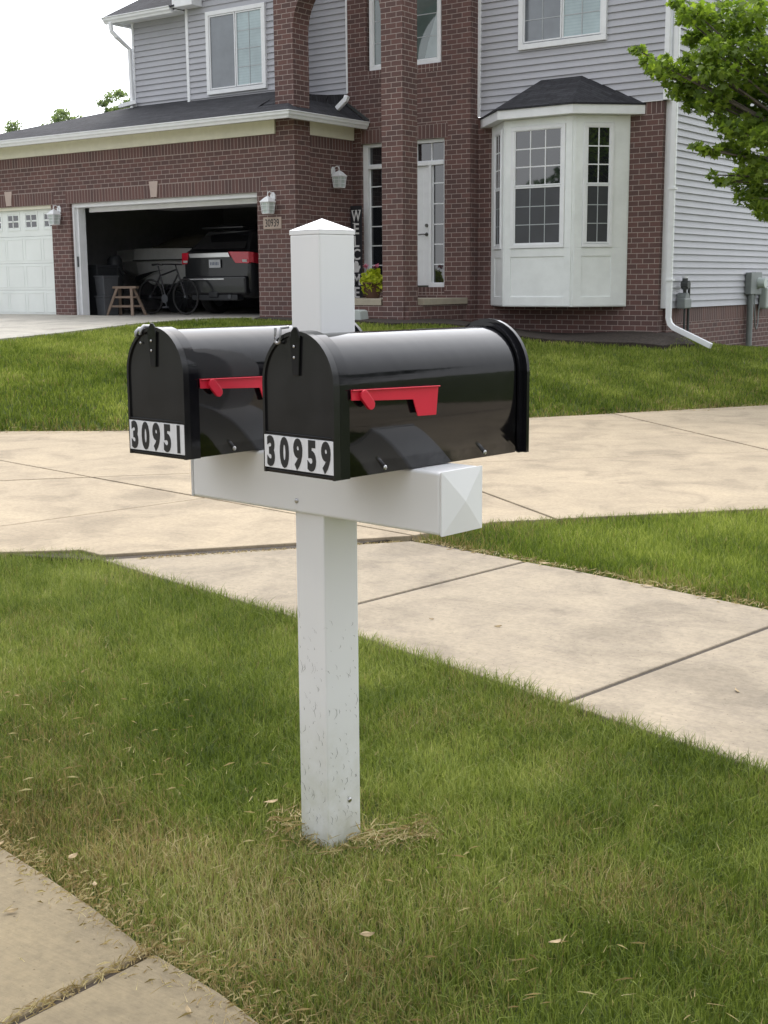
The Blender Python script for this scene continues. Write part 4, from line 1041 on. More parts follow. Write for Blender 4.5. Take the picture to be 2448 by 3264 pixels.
# ---------------------------------------------------------------- things near the porch
ws = empty('welcome_sign', (-14.30, 18.86, 1.34), 0, 'tall narrow black board reading WELCOME in white letters by the door', 'sign')
b = MB(); b.box(-.125, .125, -.01, .01, .0, 1.62); bd = b.build('board', M['signblack'], ws, .003)
zz = 1.575
for ch in 'WELC*ME':
    hgt_ = .205; zz -= .225
    if ch == '*':
        mit = [(-.05, 0), (.045, .0), (.062, .05), (.085, .085), (.078, .125), (.055, .115), (.045, .10), (.048, .15), (.02, .195), (-.03, .205), (-.055, .16), (-.065, .08)]
        b = MB(); b.prism([(x+.005, -.0125, z+zz) for x, z in mit], (0, .002, 0)); b.build('state_shape', M['signwhite'], bd)
        continue
    sx = {'W': .70, 'M': .80}.get(ch, .98)
    t = text('letter', ch, .27, M['signwhite'], bd, (.005, -.0118, zz+.0), (PI/2, 0, 0), sx, .004, .0015)
    # serifs
    b = MB(); e = .0115
    S = {'W': [(-.075, .185), (.0, .185), (.075, .185)], 'E': [(-.05, .185), (-.05, .0)], 'L': [(-.045, .185), (-.05, .0)], 'C': [(.045, .16)], 'M': [(-.066, .0), (.066, .0), (-.06, .185), (.06, .185)]}[ch]
    for sx_, sz in S: b.box(sx_+.005-.028, sx_+.005+.028, -.0128, -.0112, zz+sz, zz+sz+.010)
    b.build('serif', M['signwhite'], t if False else bd)

def attr(me, name, vals):
    a = me.attributes.new(name, 'FLOAT', 'POINT'); a.data.foreach_set('value', np.asarray(vals, np.float32))
def leafcloud(name, centres, size, mat, parent, shape='oval', droop=.5, seed=1, upbias=.3):
    """leaf-shaped polygons at given centres (n,3)"""
    rg = np.random.default_rng(seed); n = len(centres)
    if shape == 'maple':
        sh = np.array([(0, -.5), (.10, -.18), (.42, -.30), (.34, -.06), (.52, .10), (.24, .14), (.16, .30), (0, .55), (-.16, .30), (-.24, .14), (-.52, .10), (-.34, -.06), (-.42, -.30), (-.10, -.18)])
    elif shape == 'heart': sh = np.array([(0, -.35), (.25, -.42), (.42, -.15), (.30, .15), (0, .55), (-.30, .15), (-.42, -.15), (-.25, -.42)])
    else: sh = np.array([(0, -.5), (.26, -.1), (.2, .25), (0, .5), (-.2, .25), (-.26, -.1)])
    k = len(sh); s = size*rg.uniform(.65, 1.25, n)
    nrm = rg.normal(0, 1, (n, 3)); nrm[:, 2] = np.abs(nrm[:, 2])*.9+upbias; nrm /= np.linalg.norm(nrm, axis=1)[:, None]
    t = rg.normal(0, 1, (n, 3)); t[:, 2] -= droop*1.5; t -= nrm*np.sum(t*nrm, 1)[:, None]; t /= np.linalg.norm(t, axis=1)[:, None]
    u = np.cross(nrm, t)
    V = centres[:, None, :] + s[:, None, None]*(sh[None, :, 0, None]*u[:, None, :] + sh[None, :, 1, None]*t[:, None, :] - (np.abs(sh[None, :, 0, None])**1.5*.5)*nrm[:, None, :])
    me = bpy.data.meshes.new(name); me.vertices.add(n*k); me.vertices.foreach_set('co', V.astype(np.float32).ravel())
    me.loops.add(n*k); me.loops.foreach_set('vertex_index', np.arange(n*k, dtype=np.int32)); me.polygons.add(n); me.polygons.foreach_set('loop_start', (np.arange(n)*k).astype(np.int32))
    me.update(calc_edges=True); attr(me, 'rnd', np.repeat(rg.random(n), k)); me.materials.append(mat)
    o = bpy.data.objects.new(name, me); COL.objects.link(o)
    if parent: o.parent = parent
    return o
pot = empty('flower_pot', (-13.50, 18.25, 1.34), 0, 'brown planter of lime green vine and pink flowers beside the door', 'potted plant')
b = MB(); 
prof = [(.11, 0), (.15, .12), (.17, .24), (.185, .245), (.185, .27), (.16, .27), (.15, .22)]
n = 18; vs = [(r*math.cos(2*PI*j/n), r*math.sin(2*PI*j/n), z) for r, z in prof for j in range(n)]
b.smooth = True; b.add(vs, [(i*n+j, i*n+(j+1) % n, (i+1)*n+(j+1) % n, (i+1)*n+j) for i in range(len(prof)-1) for j in range(n)]); b.smooth = False
b.add(vs[-n:], [tuple(range(n))]); b.add(vs[:n], [tuple(range(n))]); b.build('pot', M['terracotta'], pot)
rg = np.random.default_rng(4); q = rg.normal(0, 1, (330, 3)); q /= np.linalg.norm(q, axis=1)[:, None]
q = q*rg.uniform(.65, 1, (330, 1))*np.array([.20, .19, .24])+np.array([0, 0, .27]); q[:, 2] = np.maximum(q[:, 2], .05)
leafcloud('vine_foliage', q, .095, M['lime'], pot, 'heart', 1.0, 5, .2)
for k, (fx, fz) in enumerate(((-.10, .55), (.13, .54))):
    q = rg.normal(0, .022, (30, 3))+np.array([fx, -.05, fz]); leafcloud('blossom', q, .035, M['pink'], pot, 'heart', 0, 8+k)
    b = MB(); b.tube([(fx*.4, -.02, .25), (fx, -.05, fz)], .004, 6); b.build('stem', M['maple'], pot)

b = MB(); b.prism([(-12.99, 16.95, .97), (-12.78, 16.95, .97), (-12.80, 16.95, 1.15), (-12.86, 16.95, 1.17), (-12.99, 16.95, 1.17)], (0, .22, 0)); sb = b.build('downspout_extension', simple('pale grey plastic', (.42, .46, .44), .5), None, .01)
tag(sb, 'pale grey plastic drain extension lying below the porch, behind the post', 'drain pipe')

# utility meters on the side wall
em = empty('electric_meter', (-8.58, 23.1, .1), 0, 'grey electric meter box with round meter and conduit on the side wall', 'electric meter')
b = MB(); b.box(.005, .12, -.28, .0, 1.25, 1.64); b.box(.005, .09, .02, .34, 1.24, 1.65); b.build('meter_box', M['meter'], em, .012)
b = MB(); b.tube([(.06, -.13, -.1), (.06, -.13, 1.25)], .055, 14); b.build('conduit', M['meter'], em)
b = MB(); b.tube([(.09, .18, 1.45), (.20, .18, 1.45), (.22, .18, 1.45)], .10, 20, .085); b.build('meter_dome', M['lampglass'], em)
b = MB(); b.box(.005, .16, .42, .74, .98, 1.38); b.build('junction_box', simple('pale utility box', (.38, .42, .40), .5), em, .03)
b = MB(); b.tube([(.06, .04, 1.24), (.08, .06, .9), (.08, .10, .68), (.08, .17, .62), (.08, .23, .70), (.08, .26, 1.0), (.08, .26, 1.24)], .012, 8); b.build('cable', M['meter'], em)
gm = empty('gas_meter', (-8.58, 19.95, .3), 0, 'dark gas regulator with pipes on the side wall by the downspout', 'gas meter')
b = MB(); b.tube([(.10, .0, -.1), (.10, -.02, .9), (.10, -.02, 1.0)], .018, 10); b.tube([(.10, .13, -.1), (.10, .14, 1.24), (.10, .12, 1.27), (.10, .0, 1.27)], .022, 10); b.tube([(.10, -.02, 1.0), (.10, -.03, 1.18)], .03, 10); b.build('gas_pipe', M['meterdark'], gm)
b = MB(); b.tube([(.02, -.05, 1.02), (.16, -.05, 1.02)], .09, 18); b.box(.03, .17, -.18, .10, .86, 1.02); b.build('meter_body', M['meter'], gm, .015)
b = MB(); b.tube([(.10, -.03, 1.16), (.10, -.03, 1.34)], .055, 14, .045); b.tube([(.05, -.03, 1.24), (.17, -.03, 1.24)], .065, 14); b.build('regulator', M['meterdark'], gm)
b = MB(); b.tube([(.10, -.03, 1.341), (.10, -.03, 1.37)], .045, 12); b.build('vent_cap', M['white'], gm)

# ---------------------------------------------------------------- inside the garage
FZ = .995
# SUV seen from behind
car = empty('parked_car', (-18.1, 19.2, FZ), 0, 'dark grey sport utility vehicle parked nose in inside the open garage', 'car')
def loft(b, secs, smooth=True):
    n = len(secs[0]); vs = [p for s in secs for p in s]
    b.smooth = smooth; b.add(vs, [(i*n+j, i*n+(j+1) % n, (i+1)*n+(j+1) % n, (i+1)*n+j) for i in range(len(secs)-1) for j in range(n)]); b.smooth = False
    b.add(secs[0], [tuple(range(n))]); b.add(secs[-1], [tuple(range(n))[::-1]])
def sec(y, hw, z0, z1, ins=.08):
    return [(-hw+ins, y, z0), (hw-ins, y, z0), (hw, y, z0+.14), (hw, y, z1-.12), (hw-.05, y, z1), (-hw+.05, y, z1), (-hw, y, z1-.12), (-hw, y, z0+.14)]
b = MB(); loft(b, [sec(.02, .84, .42, 1.22), sec(.10, .93, .34, 1.27), sec(.9, .965, .30, 1.27), (sec(3.2, .965, .30, 1.22)), sec(4.3, .94, .32, 1.10), sec(4.75, .85, .40, .95)])
body = b.build('body', M['carpaint'], car, .06, seg=4)
def gsec(y, hw0, hw1, z0, z1): return [(-hw0, y, z0), (hw0, y, z0), (hw1, y, z1-.06), (hw1-.08, y, z1), (-hw1+.08, y, z1), (-hw1, y, z1-.06)]
b = MB(); secs = []
for y0, y1, h0, h1, z1 in ((.10, .42, .84, .64, 1.64), (.35, .7, .87, .69, 1.73), (1.8, 1.8, .89, .76, 1.76), (2.9, 2.6, .89, .72, 1.68)):
    s = gsec(y0, h0, h1, 1.24, z1); s = [(x, (y0 if z < 1.3 else y1), z) for x, _, z in s]; secs.append(s)
loft(b, secs); cab = b.build('cabin', M['carpaint'], car, .02)
b = MB(); b.prism([(-.72, .115, 1.29), (.72, .115, 1.29), (.58, .385, 1.57), (-.58, .385, 1.57)], (0, -.012, .003)); b.build('rear_window', M['carglass'], cab)
b = MB(); b.prism([(.885, .5, 1.30), (.895, 2.6, 1.30), (.775, 2.4, 1.64), (.765, .75, 1.64)], (.02, 0, .003)); b.build('side_window', M['carglass'], cab)
b = MB(); b.prism([(-.56, .42, 1.69), (.56, .42, 1.69), (.56, .24, 1.70), (-.56, .24, 1.70)], (0, 0, .03)); b.build('spoiler', M['carpaint'], cab, .008)
for s in (-1, 1):
    b = MB(); b.tube([(s*.66, .7, 1.74), (s*.66, .9, 1.80), (s*.66, 2.3, 1.80), (s*.66, 2.5, 1.74)], .018, 8); b.build('roof_rail', M['greyplastic'], cab)
    xi = .36 if s > 0 else .72
    b = MB(); b.prism([(s*xi, -.004, 1.235), (s*.905, -.004, 1.225), (s*.905, -.004, 1.00), (s*(xi+.19 if s > 0 else .77), -.004, 1.01)], (0, .06, 0))
    b.prism([(s*.9055, -.002, 1.222), (s*.975, .06, 1.215), (s*.975, .26, 1.19), (s*.9055, .26, 1.19)], (0, 0, -.20)); tl = b.build('taillight', M['redlens'], car, .006)
    b = MB(); b.prism([(s*.74, -.0045, 1.075), (s*.86, -.0045, 1.075), (s*.86, -.0045, 1.03), (s*.75, -.0045, 1.03)], (0, -.012, 0)) ; b.build('reverse_lamp', M['clearlens'], tl)
    b = MB(); b.box(s*.70-.11, s*.70+.11, -.005, .06, .53, .60); b.build('reflector', M['redlens'], car, .01)
b = MB(); b.prism([(-.70, -.002, 1.21), (.38, -.008, 1.22), (.43, -.008, 1.125), (-.66, -.002, 1.125)], (0, -.025, 0)); b.build('chrome_bar', M['chrome'], car, .006)
b = MB(); b.box(-.155, .155, -.012, -.002, .925, 1.085); pl = b.build('licence_plate', M['plate'], car, .004)
b = MB()
for k_ in range(6): b.box(-.115+k_*.04, -.093+k_*.04, -.0128, -.0118, .975, 1.035)
b.build('plate_marking', simple('plate ink', (.10, .13, .20), .6), pl)
b = MB(); b.box(-.86, .86, -.07, .12, .40, .76); b.build('bumper', M['carpaint'], car, .04, seg=3)
b = MB(); b.box(-.74, .30, -.078, -.0705, .69, .715); b.build('bumper_strip', M['chrome'], car, .003)
b = MB(); b.box(-.62, .62, -.05, .15, .28, .40); b.box(-.12, .12, -.09, .1, .34, .46); b.build('lower_valance', M['darkplastic'], car, .02)
b = MB(); b.tube([(.42, -.06, .36), (.42, .3, .36)], .045, 14); b.build('exhaust', M['greyplastic'], car)
def wheel(parent, cx, cy, r=.37, w=.24, s=1):
    b = MB(); b.smooth = True; prof = [(r*.62, -w/2), (r*.93, -w/2), (r, -w/2+.03), (r, w/2-.03), (r*.93, w/2), (r*.62, w/2)]; n = 28
    vs = [(cx+y, cy+rr*math.cos(2*PI*j/n), r+rr*math.sin(2*PI*j/n)) for rr, y in prof for j in range(n)]
    b.add(vs, [(i*n+j, i*n+(j+1) % n, ((i+1) % 6)*n+(j+1) % n, ((i+1) % 6)*n+j) for i in range(6) for j in range(n)]); wh = b.build('wheel', M['rubber'], parent)
    b = MB(); b.tube([(cx-w*.3, cy, r), (cx+w*.3, cy, r)], r*.62, 24)
    b.build('rim', M['greyplastic'], wh)
for cx in (-.80, .80):
    for cy in (.85, 3.8): wheel(car, cx, cy)

# boat behind
boat = empty('boat', (-21.0, 20.32, FZ), 0, 'white boat hull with dark swoosh stripe stored at the back of the garage', 'boat')
b = MB()
def bsec(x, y0, y1, zt, zk):  # hull cross sections along x
    ym = (y0+y1)/2; return [(x, y0+.03, zt), (x, y0, zt-.26), (x, y0+.07, zt-.30), (x, y0+.16, zk+.22), (x, ym, zk), (x, y1-.16, zk+.22), (x, y1-.07, zt-.30), (x, y1, zt-.26), (x, y1-.03, zt)]
loft(b, [bsec(-1.6, .35, 1.35, 1.43, .80), bsec(-.55, -.02, 1.7, 1.44, .62), bsec(-.54, -.10, 1.75, 1.45, .62), bsec(-.1, -.12, 1.8, 1.45, .42), bsec(1.72, -.12, 1.8, 1.42, .42)])
hull = b.build('hull', M['hull'], boat, .01); boat.scale = (.953,)*3
b = MB(); b.box(-.52, 1.7, -.142, -.121, 1.17, 1.195); b.build('rub_rail', M['darkplastic'], hull)
b = MB(); sw_ = [(-.50, .80), (-.30, .86), (.1, .93), (.45, .965), (.1, .90), (-.2, .80), (-.47, .70)]
b.prism([(x, -.085-.03*(z > .8), z) for x, z in sw_], (0, -.02, 0)); b.prism([(.25+x*1.3, -.115, z*.9-.16) for x, z in [(0, .62), (.3, .8), (.9, .97), (1.5, 1.02), (.9, 1.02), (.3, .88)]], (0, -.02, 0)); b.build('stripe', M['darkplastic'], hull)
b = MB(); b.box(-.1, 1.6, .1, 1.5, 1.455, 1.50)
loft(b, [[(x, .15, 1.5), (x, 1.5, 1.5), (x, 1.2, 1.5+h), (x, .4, 1.5+h)] for x, h in ((-.2, .05), (.3, .20), (1.0, .24), (1.6, .2))]); b.build('cover', simple('tan boat cover', (.08, .075, .06), .9), boat)
b = MB(); b.box(-1.5, 1.7, .2, .3, .30, .38); b.box(-1.5, 1.7, 1.4, 1.5, .30, .38); b.box(-.2, -.1, .2, 1.5, .38, .5); b.box(1.5, 1.6, .2, 1.5, .38, .5)
for xx in (.6,):
    b.tube([(xx, .02, .25), (xx, .22, .25)], .25, 20)
    b.tube([(xx, 1.5, .25), (xx, 1.68, .25)], .25, 20)
b.build('trailer_frame', M['darkplastic'], boat)
# bicycle
bk = empty('bicycle', (-19.3, 18.9, FZ), 0, 'black bicycle leaning beside the vehicle in the garage', 'bicycle')
def bwheel(cx, r=.34):
    b = MB(); n = 30; b.tube([(cx+r*math.cos(2*PI*k/n), 0, r+.02+r*math.sin(2*PI*k/n)) for k in range(n+1)], .022, 8); w = b.build('wheel', M['rubber'], bk)
    b = MB()
    for k in range(14): a = 2*PI*k/14; b.tube([(cx, 0, r+.02), (cx+r*math.cos(a), 0, r+.02+r*math.sin(a))], .0016, 4)
    b.tube([(cx, -.03, r+.02), (cx, .03, r+.02)], .025, 10); b.build('spoke', M['greyplastic'], w)
bwheel(-.33); bwheel(.66)
b = MB(); hub, bb_, st_, hd, fk = (-.33, 0, .36), (.10, 0, .32), (-.04, 0, .78), (.43, 0, .90), (.66, 0, .36)
for p, q in ((hub, bb_), (hub, st_), (bb_, st_), (bb_, (.46, 0, .80)), (st_, hd), (hd, fk)): b.tube([p, q], .018, 8)
b.tube([st_, (-.09, 0, .98)], .014, 8); b.tube([hd, (.40, 0, 1.0)], .014, 8); b.build('frame', M['bikeblack'], bk)
b = MB(); b.tube([(-.24, 0, 1.0), (-.10, 0, 1.01), (.04, 0, .99)], .045, 10, .018, flat=.5); b.build('saddle', M['bikeblack'], bk)
b = MB(); b.tube([(.30, -.28, 1.0), (.42, -.12, 1.0), (.42, .12, 1.0), (.30, .28, 1.0)], .014, 8); b.build('handlebar', M['bikeblack'], bk)
b = MB(); b.tube([(.10, -.03, .32), (.10, -.04, .32)], .09, 18); b.tube([(.10, -.04, .32), (.16, -.05, .16)], .01, 6); b.box(.11, .22, -.12, -.05, .14, .165); b.build('crank', M['greyplastic'], bk)
# sawhorse
sh = empty('sawhorse', (-19.62, 18.2, FZ), .15, 'small wooden sawhorse standing in the open garage', 'sawhorse')
b = MB(); b.box(-.30, .30, -.05, .05, .53, .575); b.build('top_beam', M['wood'], sh)
for sx in (-1, 1):
    for sy in (-1, 1):
        b = MB(); b.prism([(sx*.18-.03, sy*.03, .53), (sx*.18+.03, sy*.03, .53), (sx*.32+.03, sy*.20, 0), (sx*.32-.03, sy*.20, 0)], (0, .025*sy, 0)); b.build('leg', M['wood'], sh)
for sy in (-1, 1):
    b = MB(); b.box(-.27, .27, sy*.145-.01, sy*.145+.01, .16, .20); b.box(-.24, .24, sy*.09-.01, sy*.09+.01, .34, .38); b.build('cross_brace', M['wood'], sh)
# bins
def lathe(b, prof, cx=0, cy=0, n=20, sq=1.0):
    vs = [(cx+r*math.cos(2*PI*j/n), cy+r*math.sin(2*PI*j/n)*sq, z) for r, z in prof for j in range(n)]
    b.smooth = True; b.add(vs, [(i*n+j, i*n+(j+1) % n, (i+1)*n+(j+1) % n, (i+1)*n+j) for i in range(len(prof)-1) for j in range(n)]); b.smooth = False
    b.add(vs[:n], [tuple(range(n))]); b.add(vs[-n:], [tuple(range(n))[::-1]])
bn = empty('wheelie_bin', (-20.35, 18.2, FZ), 0, 'dark wheeled rubbish bin just inside the garage opening', 'bin')
b = MB(); loft(b, [[(-.20, -.2, 0), (.16, -.2, 0), (.16, .25, 0), (-.20, .25, 0)], [(-.25, -.28, .95), (.22, -.28, .95), (.22, .28, .95), (-.25, .28, .95)]], False); b.build('bin_body', M['darkplastic'], bn, .02)
b = MB(); b.box(-.27, .24, -.30, .30, .951, 1.0); b.tube([(-.2, .32, .98), (.18, .32, .98)], .02, 8); b.build('lid', M['darkplastic'], bn, .015)
for s in (-1, 1):
    b = MB(); b.tube([(s*.22, .22, .11), (s*.17, .22, .11)], .11, 16); b.build('wheel', M['rubber'], bn)
gb_ = empty('golf_bag', (-20.5, 18.75, FZ), 0, 'dark upright bag behind the rubbish bin', 'bag')
b = MB(); lathe(b, [(.14, 0), (.16, .5), (.17, .9), (.15, 1.12), (.09, 1.2)]); b.build('bag_body', M['darkplastic'], gb_); b = MB(); b.tube([(.14, -.05, 1.0), (.24, -.06, .86), (.33, -.05, .80)], .018, 8); b.build('strap', M['darkplastic'], gb_)
for k, (zb, lab) in enumerate(((0, 'lower grey storage tub beside the rubbish bin'), (.395, 'upper grey storage tub stacked beside the rubbish bin'))):
    tb = empty('storage_tub', (-20.02, 18.05, FZ+zb), 0, lab, 'storage tub', 'stacked storage tubs')
    b = MB(); loft(b, [[(-.12, -.15, 0), (.11, -.15, 0), (.11, .2, 0), (-.12, .2, 0)], [(-.14, -.18, .36), (.13, -.18, .36), (.13, .22, .36), (-.14, .22, .36)]], False); b.build('tub_body', M['greyplastic'], tb, .015)
    b = MB(); b.box(-.155, .145, -.195, .235, .361, .392); b.build('lid', M['greyplastic'], tb, .01)

# ---------------------------------------------------------------- trees
def tree(loc, label, trunk_r, trunk_h, clumps, leafs, lsize, mat, shape, group=None, seed=1, cname='tree', nb=0):
    t = empty(cname, loc, 0, label, 'tree', group); rg = np.random.default_rng(seed)
    b = MB(); b.tube([(0, 0, -.3), (.03, .02, trunk_h*.35), (-.02, .05, trunk_h*.7), (0, 0, trunk_h)], trunk_r, 12, trunk_r*.6); 
    b.build('trunk', M['bark'], t)
    b = MB(); top = np.array([0, 0, trunk_h])
    cl = np.array(clumps)
    for c in cl[::max(1, len(cl)//90)]:
        p = Vector(c[:3]); s = Vector((0, 0, min(trunk_h, max(trunk_h*.5, p.z*.55)))); mid = s.lerp(p, .5)+Vector((0, 0, .12*(p-s).length*(.3 if p.z > s.z else -.3)))
        b.tube([s, mid, p], trunk_r*.28, 6, .008)
    b.build('branch', M['bark'], t)
    w = cl[:, 3]**1.7
    if cname == 'maple_tree': w[nb:] *= .55*w[:nb].sum()**0/1; w[:nb] *= .32
    w /= w.sum(); idx = rg.choice(len(cl), leafs, p=w)
    d = rg.normal(0, 1, (leafs, 3)); d /= np.linalg.norm(d, axis=1)[:, None]; rad = rg.random(leafs)**.45
    P = cl[idx, :3]+d*(rad*cl[idx, 3])[:, None]*np.array([1, 1, .62])
    o = leafcloud('crown', P, lsize, mat, t, shape, .7, seed+50)
    return t
def crown(rg, n, R_, zc, zh, low=0, rc=(.35, .8)):
    out = []
    while len(out) < n:
        p = rg.normal(0, 1, 3); p /= np.linalg.norm(p); k = rg.uniform(.55, 1.0)
        x, y, z = p[0]*R_*k, p[1]*R_*k, zc+p[2]*zh*k
        if z < low: continue
        out.append((x, y, z, rg.uniform(*rc)))
    return out
# the maple at the right: trunk outside the frame, its left boughs reach in
TM = Vector((-5.2, 17.9, 0)); TM.z = H(TM.x, TM.y)
rg = np.random.default_rng(21)
RIGHT = np.array([.808, .588, 0]); FW = np.array([-.589, .808, 0])
def camray(px, py, zf):  # photograph position at depth -> world (used once to read off bough positions)
    f = 4115.96; p = R(10.0616); a = (px-1224)/f; up = (1632-py)/f
    y = math.cos(p)+up*math.sin(p); z = -math.sin(p)+up*math.cos(p)
    return RIGHT*a*zf + FW*y*zf + np.array([0, 0, 1.6+z*zf])
cl = crown(rg, 95, 3.1, 6.6, 3.0, 3.2, (.32, .62))
cl = [c for c in cl if not (c[0]*RIGHT[0]+c[1]*RIGHT[1] < -1.1)]; NB = len(cl)
bough = [(2045,165,.10),(2075,195,.13),(2100,225,.17),(2125,215,.2),(2150,250,.22),(2175,230,.18),(2185,285,.26),(2215,300,.28),(2230,340,.2),(2250,260,.2),(2205,190,.12),(2225,130,.16),(2170,20,.14),(2195,60,.16),(2235,50,.25),(2260,110,.3),(2300,60,.35),(2290,170,.3),
  (2265,215,.3),(2310,250,.34),(2350,130,.36),(2400,60,.4),(2420,180,.4),(2370,240,.36),(2280,330,.28),(2330,350,.34),(2390,320,.36),(2440,270,.36),(2300,400,.16),(2340,420,.22),(2390,410,.3),(2440,390,.34),(2430,450,.26),(2385,460,.2),
  (2240,475,.10),(2265,485,.12),(2290,490,.10),(2315,480,.11),(2345,490,.13),(2380,505,.16),(2285,565,.08),(2310,585,.10),(2335,590,.12),(2365,580,.16),(2395,560,.22),(2430,550,.26),(2400,610,.22),(2440,620,.26),(2380,640,.14),(2420,665,.14),(2448,690,.18),(2480,640,.3),(2500,540,.4),(2500,420,.4),(2520,300,.4),(2520,150,.4),(2560,500,.4),(2600,380,.5),(2620,200,.5),(2650,520,.4)]
for px, py, r in bough:
    p = camray(px, py, 17.0+rg.uniform(-.7, .7))-np.array(TM); cl.append((*p, r))
tree(TM, 'bright green maple reaching in from the right side of the house', .14, 5.2, cl, 19000, .112, M['maple'], 'maple', None, 31, 'maple_tree', NB)
# far tree tops behind the garage roof
def far_tree(x, y, h, r, label, seed):
    rg = np.random.default_rng(seed); cl = crown(rg, 26, r, h-r*.9, r*.95, 1, (.25, .7)); tree((x, y, 1.0), label, .18, h*.5, cl, 3800, .19, M['farleaf'], 'oval', 'trees far behind the garage', seed)
far_tree(-70.0, 58, 11.5, 2.6, 'far tree with a rounded top behind the left end of the garage roof', 3)
far_tree(-67.3, 58, 11.7, 1.7, 'far tree with a pointed top behind the middle of the garage roof', 4)
far_tree(-61.9, 58, 12.9, 1.7, 'far tree peeking out beside the upper storey corner', 5)
# street trees and house across the road (seen in the reflections)
k = 0
for x, y, h, r in ((-26, -14, 7.0, 3.0), (-17, -20, 7.0, 3.2), (-8, -18, 9, 3.6), (2, -17, 8.5, 3.4), (12, -14, 9, 3.6), (20, -5, 9, 3.8), (22, 6, 8.5, 3.6), (19, 17, 9, 3.6), (-38, -10, 9, 3.8)):
    rg = np.random.default_rng(60+k); cl = crown(rg, 34, r, h-r, r, 1.6, (.7, 1.3))
    tree((x, y, 0), ['broad street tree across the road, tree %s of the row counted from the left' % w for w in ('two', 'three', 'four', 'five', 'six', 'seven', 'eight', 'nine', 'one')][k], .2, h*.5, cl, 1500, .5, M['darkleaf'], 'oval', 'street trees across the road', 60+k); k += 1
def neighbour(loc, w, d, h, rz, label):
    n_ = empty('neighbour_house', loc, rz, label, 'house')
    b = MB(); b.box(-w/2, w/2, -d/2, d/2, 0, h); b.build('wall', M['brick'], n_)
    b = MB(); e = .4; b.prism([(-w/2-e, -d/2-e, h+.001), (-w/2-e, d/2+e, h+.001), (-w/2-e, 0, h+2.6)], (w+2*e, 0, 0)); b.build('roof', M['shingle'], n_)
    for x in (-w*.3, 0, w*.3):
        for z in (1.0, 3.7):
            b = MB(); b.box(x-.6, x+.6, d/2+.001, d/2+.05, z, z+1.3); f = b.build('window', M['white'], n_); b = MB(); b.box(x-.52, x+.52, d/2+.0501, d/2+.06, z+.08, z+1.22); b.build('pane', M['glass_dark'], f)
neighbour((-6, -32, 0), 16, 10, 5.6, 0, 'brick house across the road with grey gable roof')
neighbour((34, 4, 0), 14, 10, 5.6, PI/2, 'brick house beyond the trees at the right end of the road')

# ---------------------------------------------------------------- light and sky
world = bpy.data.worlds.new('World'); scene.world = world; world.use_nodes = True
N = world.node_tree.nodes; L = world.node_tree.links; bg = N['Background']
sky = N.new('ShaderNodeTexSky'); sky.sky_type = 'NISHITA'; sky.sun_disc = False
SUN_EL, SUN_AZ = R(57), (-.42, .70)   # horizontal direction towards the sun
sky.sun_elevation = SUN_EL; sky.sun_rotation = math.atan2(SUN_AZ[0], SUN_AZ[1]); sky.air_density = 1; sky.dust_density = 4
mx = N.new('ShaderNodeMix'); mx.data_type = 'RGBA'; mx.inputs['Factor'].default_value = .80
cn = N.new('ShaderNodeTexNoise'); cn.inputs['Scale'].default_value = 1.6; cn.inputs['Detail'].default_value = 5
tc = N.new('ShaderNodeTexCoord'); L.new(tc.outputs['Generated'], cn.inputs['Vector'])
cr_ = N.new('ShaderNodeValToRGB'); cr_.color_ramp.elements[0].position = .3; cr_.color_ramp.elements[0].color = (10.2, 10.5, 11.2, 1); cr_.color_ramp.elements[1].position = .7; cr_.color_ramp.elements[1].color = (14.0, 14.1, 14.3, 1)
L.new(cn.outputs['Fac'], cr_.inputs['Fac'])
L.new(sky.outputs[0], mx.inputs['A']); L.new(cr_.outputs['Color'], mx.inputs['B'])
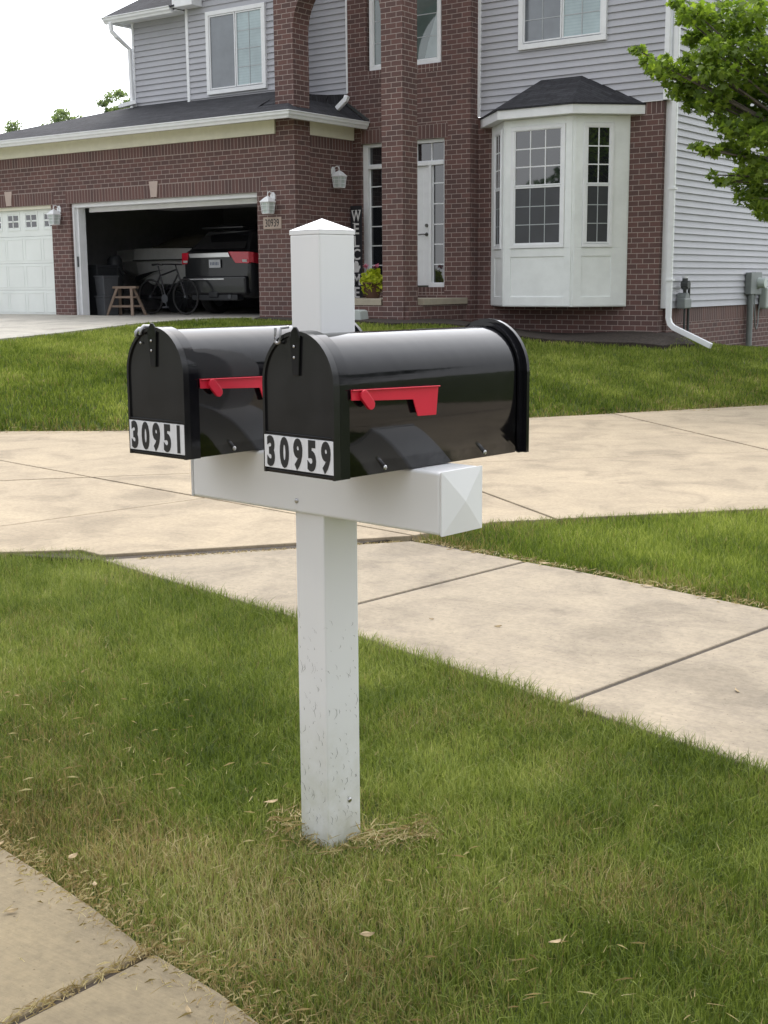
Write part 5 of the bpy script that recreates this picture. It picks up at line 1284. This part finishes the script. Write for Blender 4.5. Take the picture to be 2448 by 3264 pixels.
# thin cloud is brightest around the veiled sun
dt = N.new('ShaderNodeVectorMath'); dt.operation = 'DOT_PRODUCT'; L.new(tc.outputs['Generated'], dt.inputs[0])
el_ = math.cos(R(40)); dt.inputs[1].default_value = (SUN_AZ[0]/math.hypot(*SUN_AZ)*el_, SUN_AZ[1]/math.hypot(*SUN_AZ)*el_, math.sin(R(40)))
mr = N.new('ShaderNodeMapRange'); mr.interpolation_type = 'SMOOTHSTEP'; L.new(dt.outputs['Value'], mr.inputs[0]); mr.inputs[1].default_value = .25; mr.inputs[2].default_value = 1.0; mr.inputs[3].default_value = 1.02; mr.inputs[4].default_value = 3.0
sc_ = N.new('ShaderNodeVectorMath'); sc_.operation = 'SCALE'; L.new(mx.outputs['Result'], sc_.inputs[0]); L.new(mr.outputs[0], sc_.inputs['Scale'])
L.new(sc_.outputs[0], bg.inputs['Color'])
bg.inputs['Strength'].default_value = .10
sl = bpy.data.lights.new('sun', 'SUN'); sl.energy = 1.15; sl.angle = R(18); sl.color = (1, .95, .86)
so = bpy.data.objects.new('sun', sl); COL.objects.link(so)
dv = Vector((SUN_AZ[0]*math.cos(SUN_EL)/math.hypot(*SUN_AZ), SUN_AZ[1]*math.cos(SUN_EL)/math.hypot(*SUN_AZ), math.sin(SUN_EL)))
so.rotation_euler = dv.to_track_quat('Z', 'Y').to_euler()

# ---------------------------------------------------------------- camera
cam = bpy.data.cameras.new('camera'); co = bpy.data.objects.new('camera', cam); COL.objects.link(co); scene.camera = co
pt, rl, hy = R(10.0616), R(-.4065), R(36.06); sp, cp = math.sin(pt), math.cos(pt); sr, cr = math.sin(rl), math.cos(rl); st, ct = math.sin(hy), math.cos(hy)
Rv = Vector((ct, st, 0)); Uv = Vector((-sp*st, sp*ct, cp)); Fv = Vector((-cp*st, cp*ct, -sp))
rt = Rv*cr + Uv*sr; up = Uv*cr - Rv*sr
co.matrix_world = Matrix(((rt.x, up.x, -Fv.x, 0), (rt.y, up.y, -Fv.y, 0), (rt.z, up.z, -Fv.z, 1.6), (0, 0, 0, 1)))
cam.sensor_fit = 'VERTICAL'; cam.sensor_height = 24; cam.sensor_width = 18; cam.lens = 4115.96/3264*24; cam.clip_start = .05; cam.clip_end = 2000
scene.view_settings.view_transform = 'Standard'; scene.view_settings.look = 'None'; scene.view_settings.exposure = 0.17; scene.view_settings.gamma = 1
scene.render.engine = 'CYCLES'
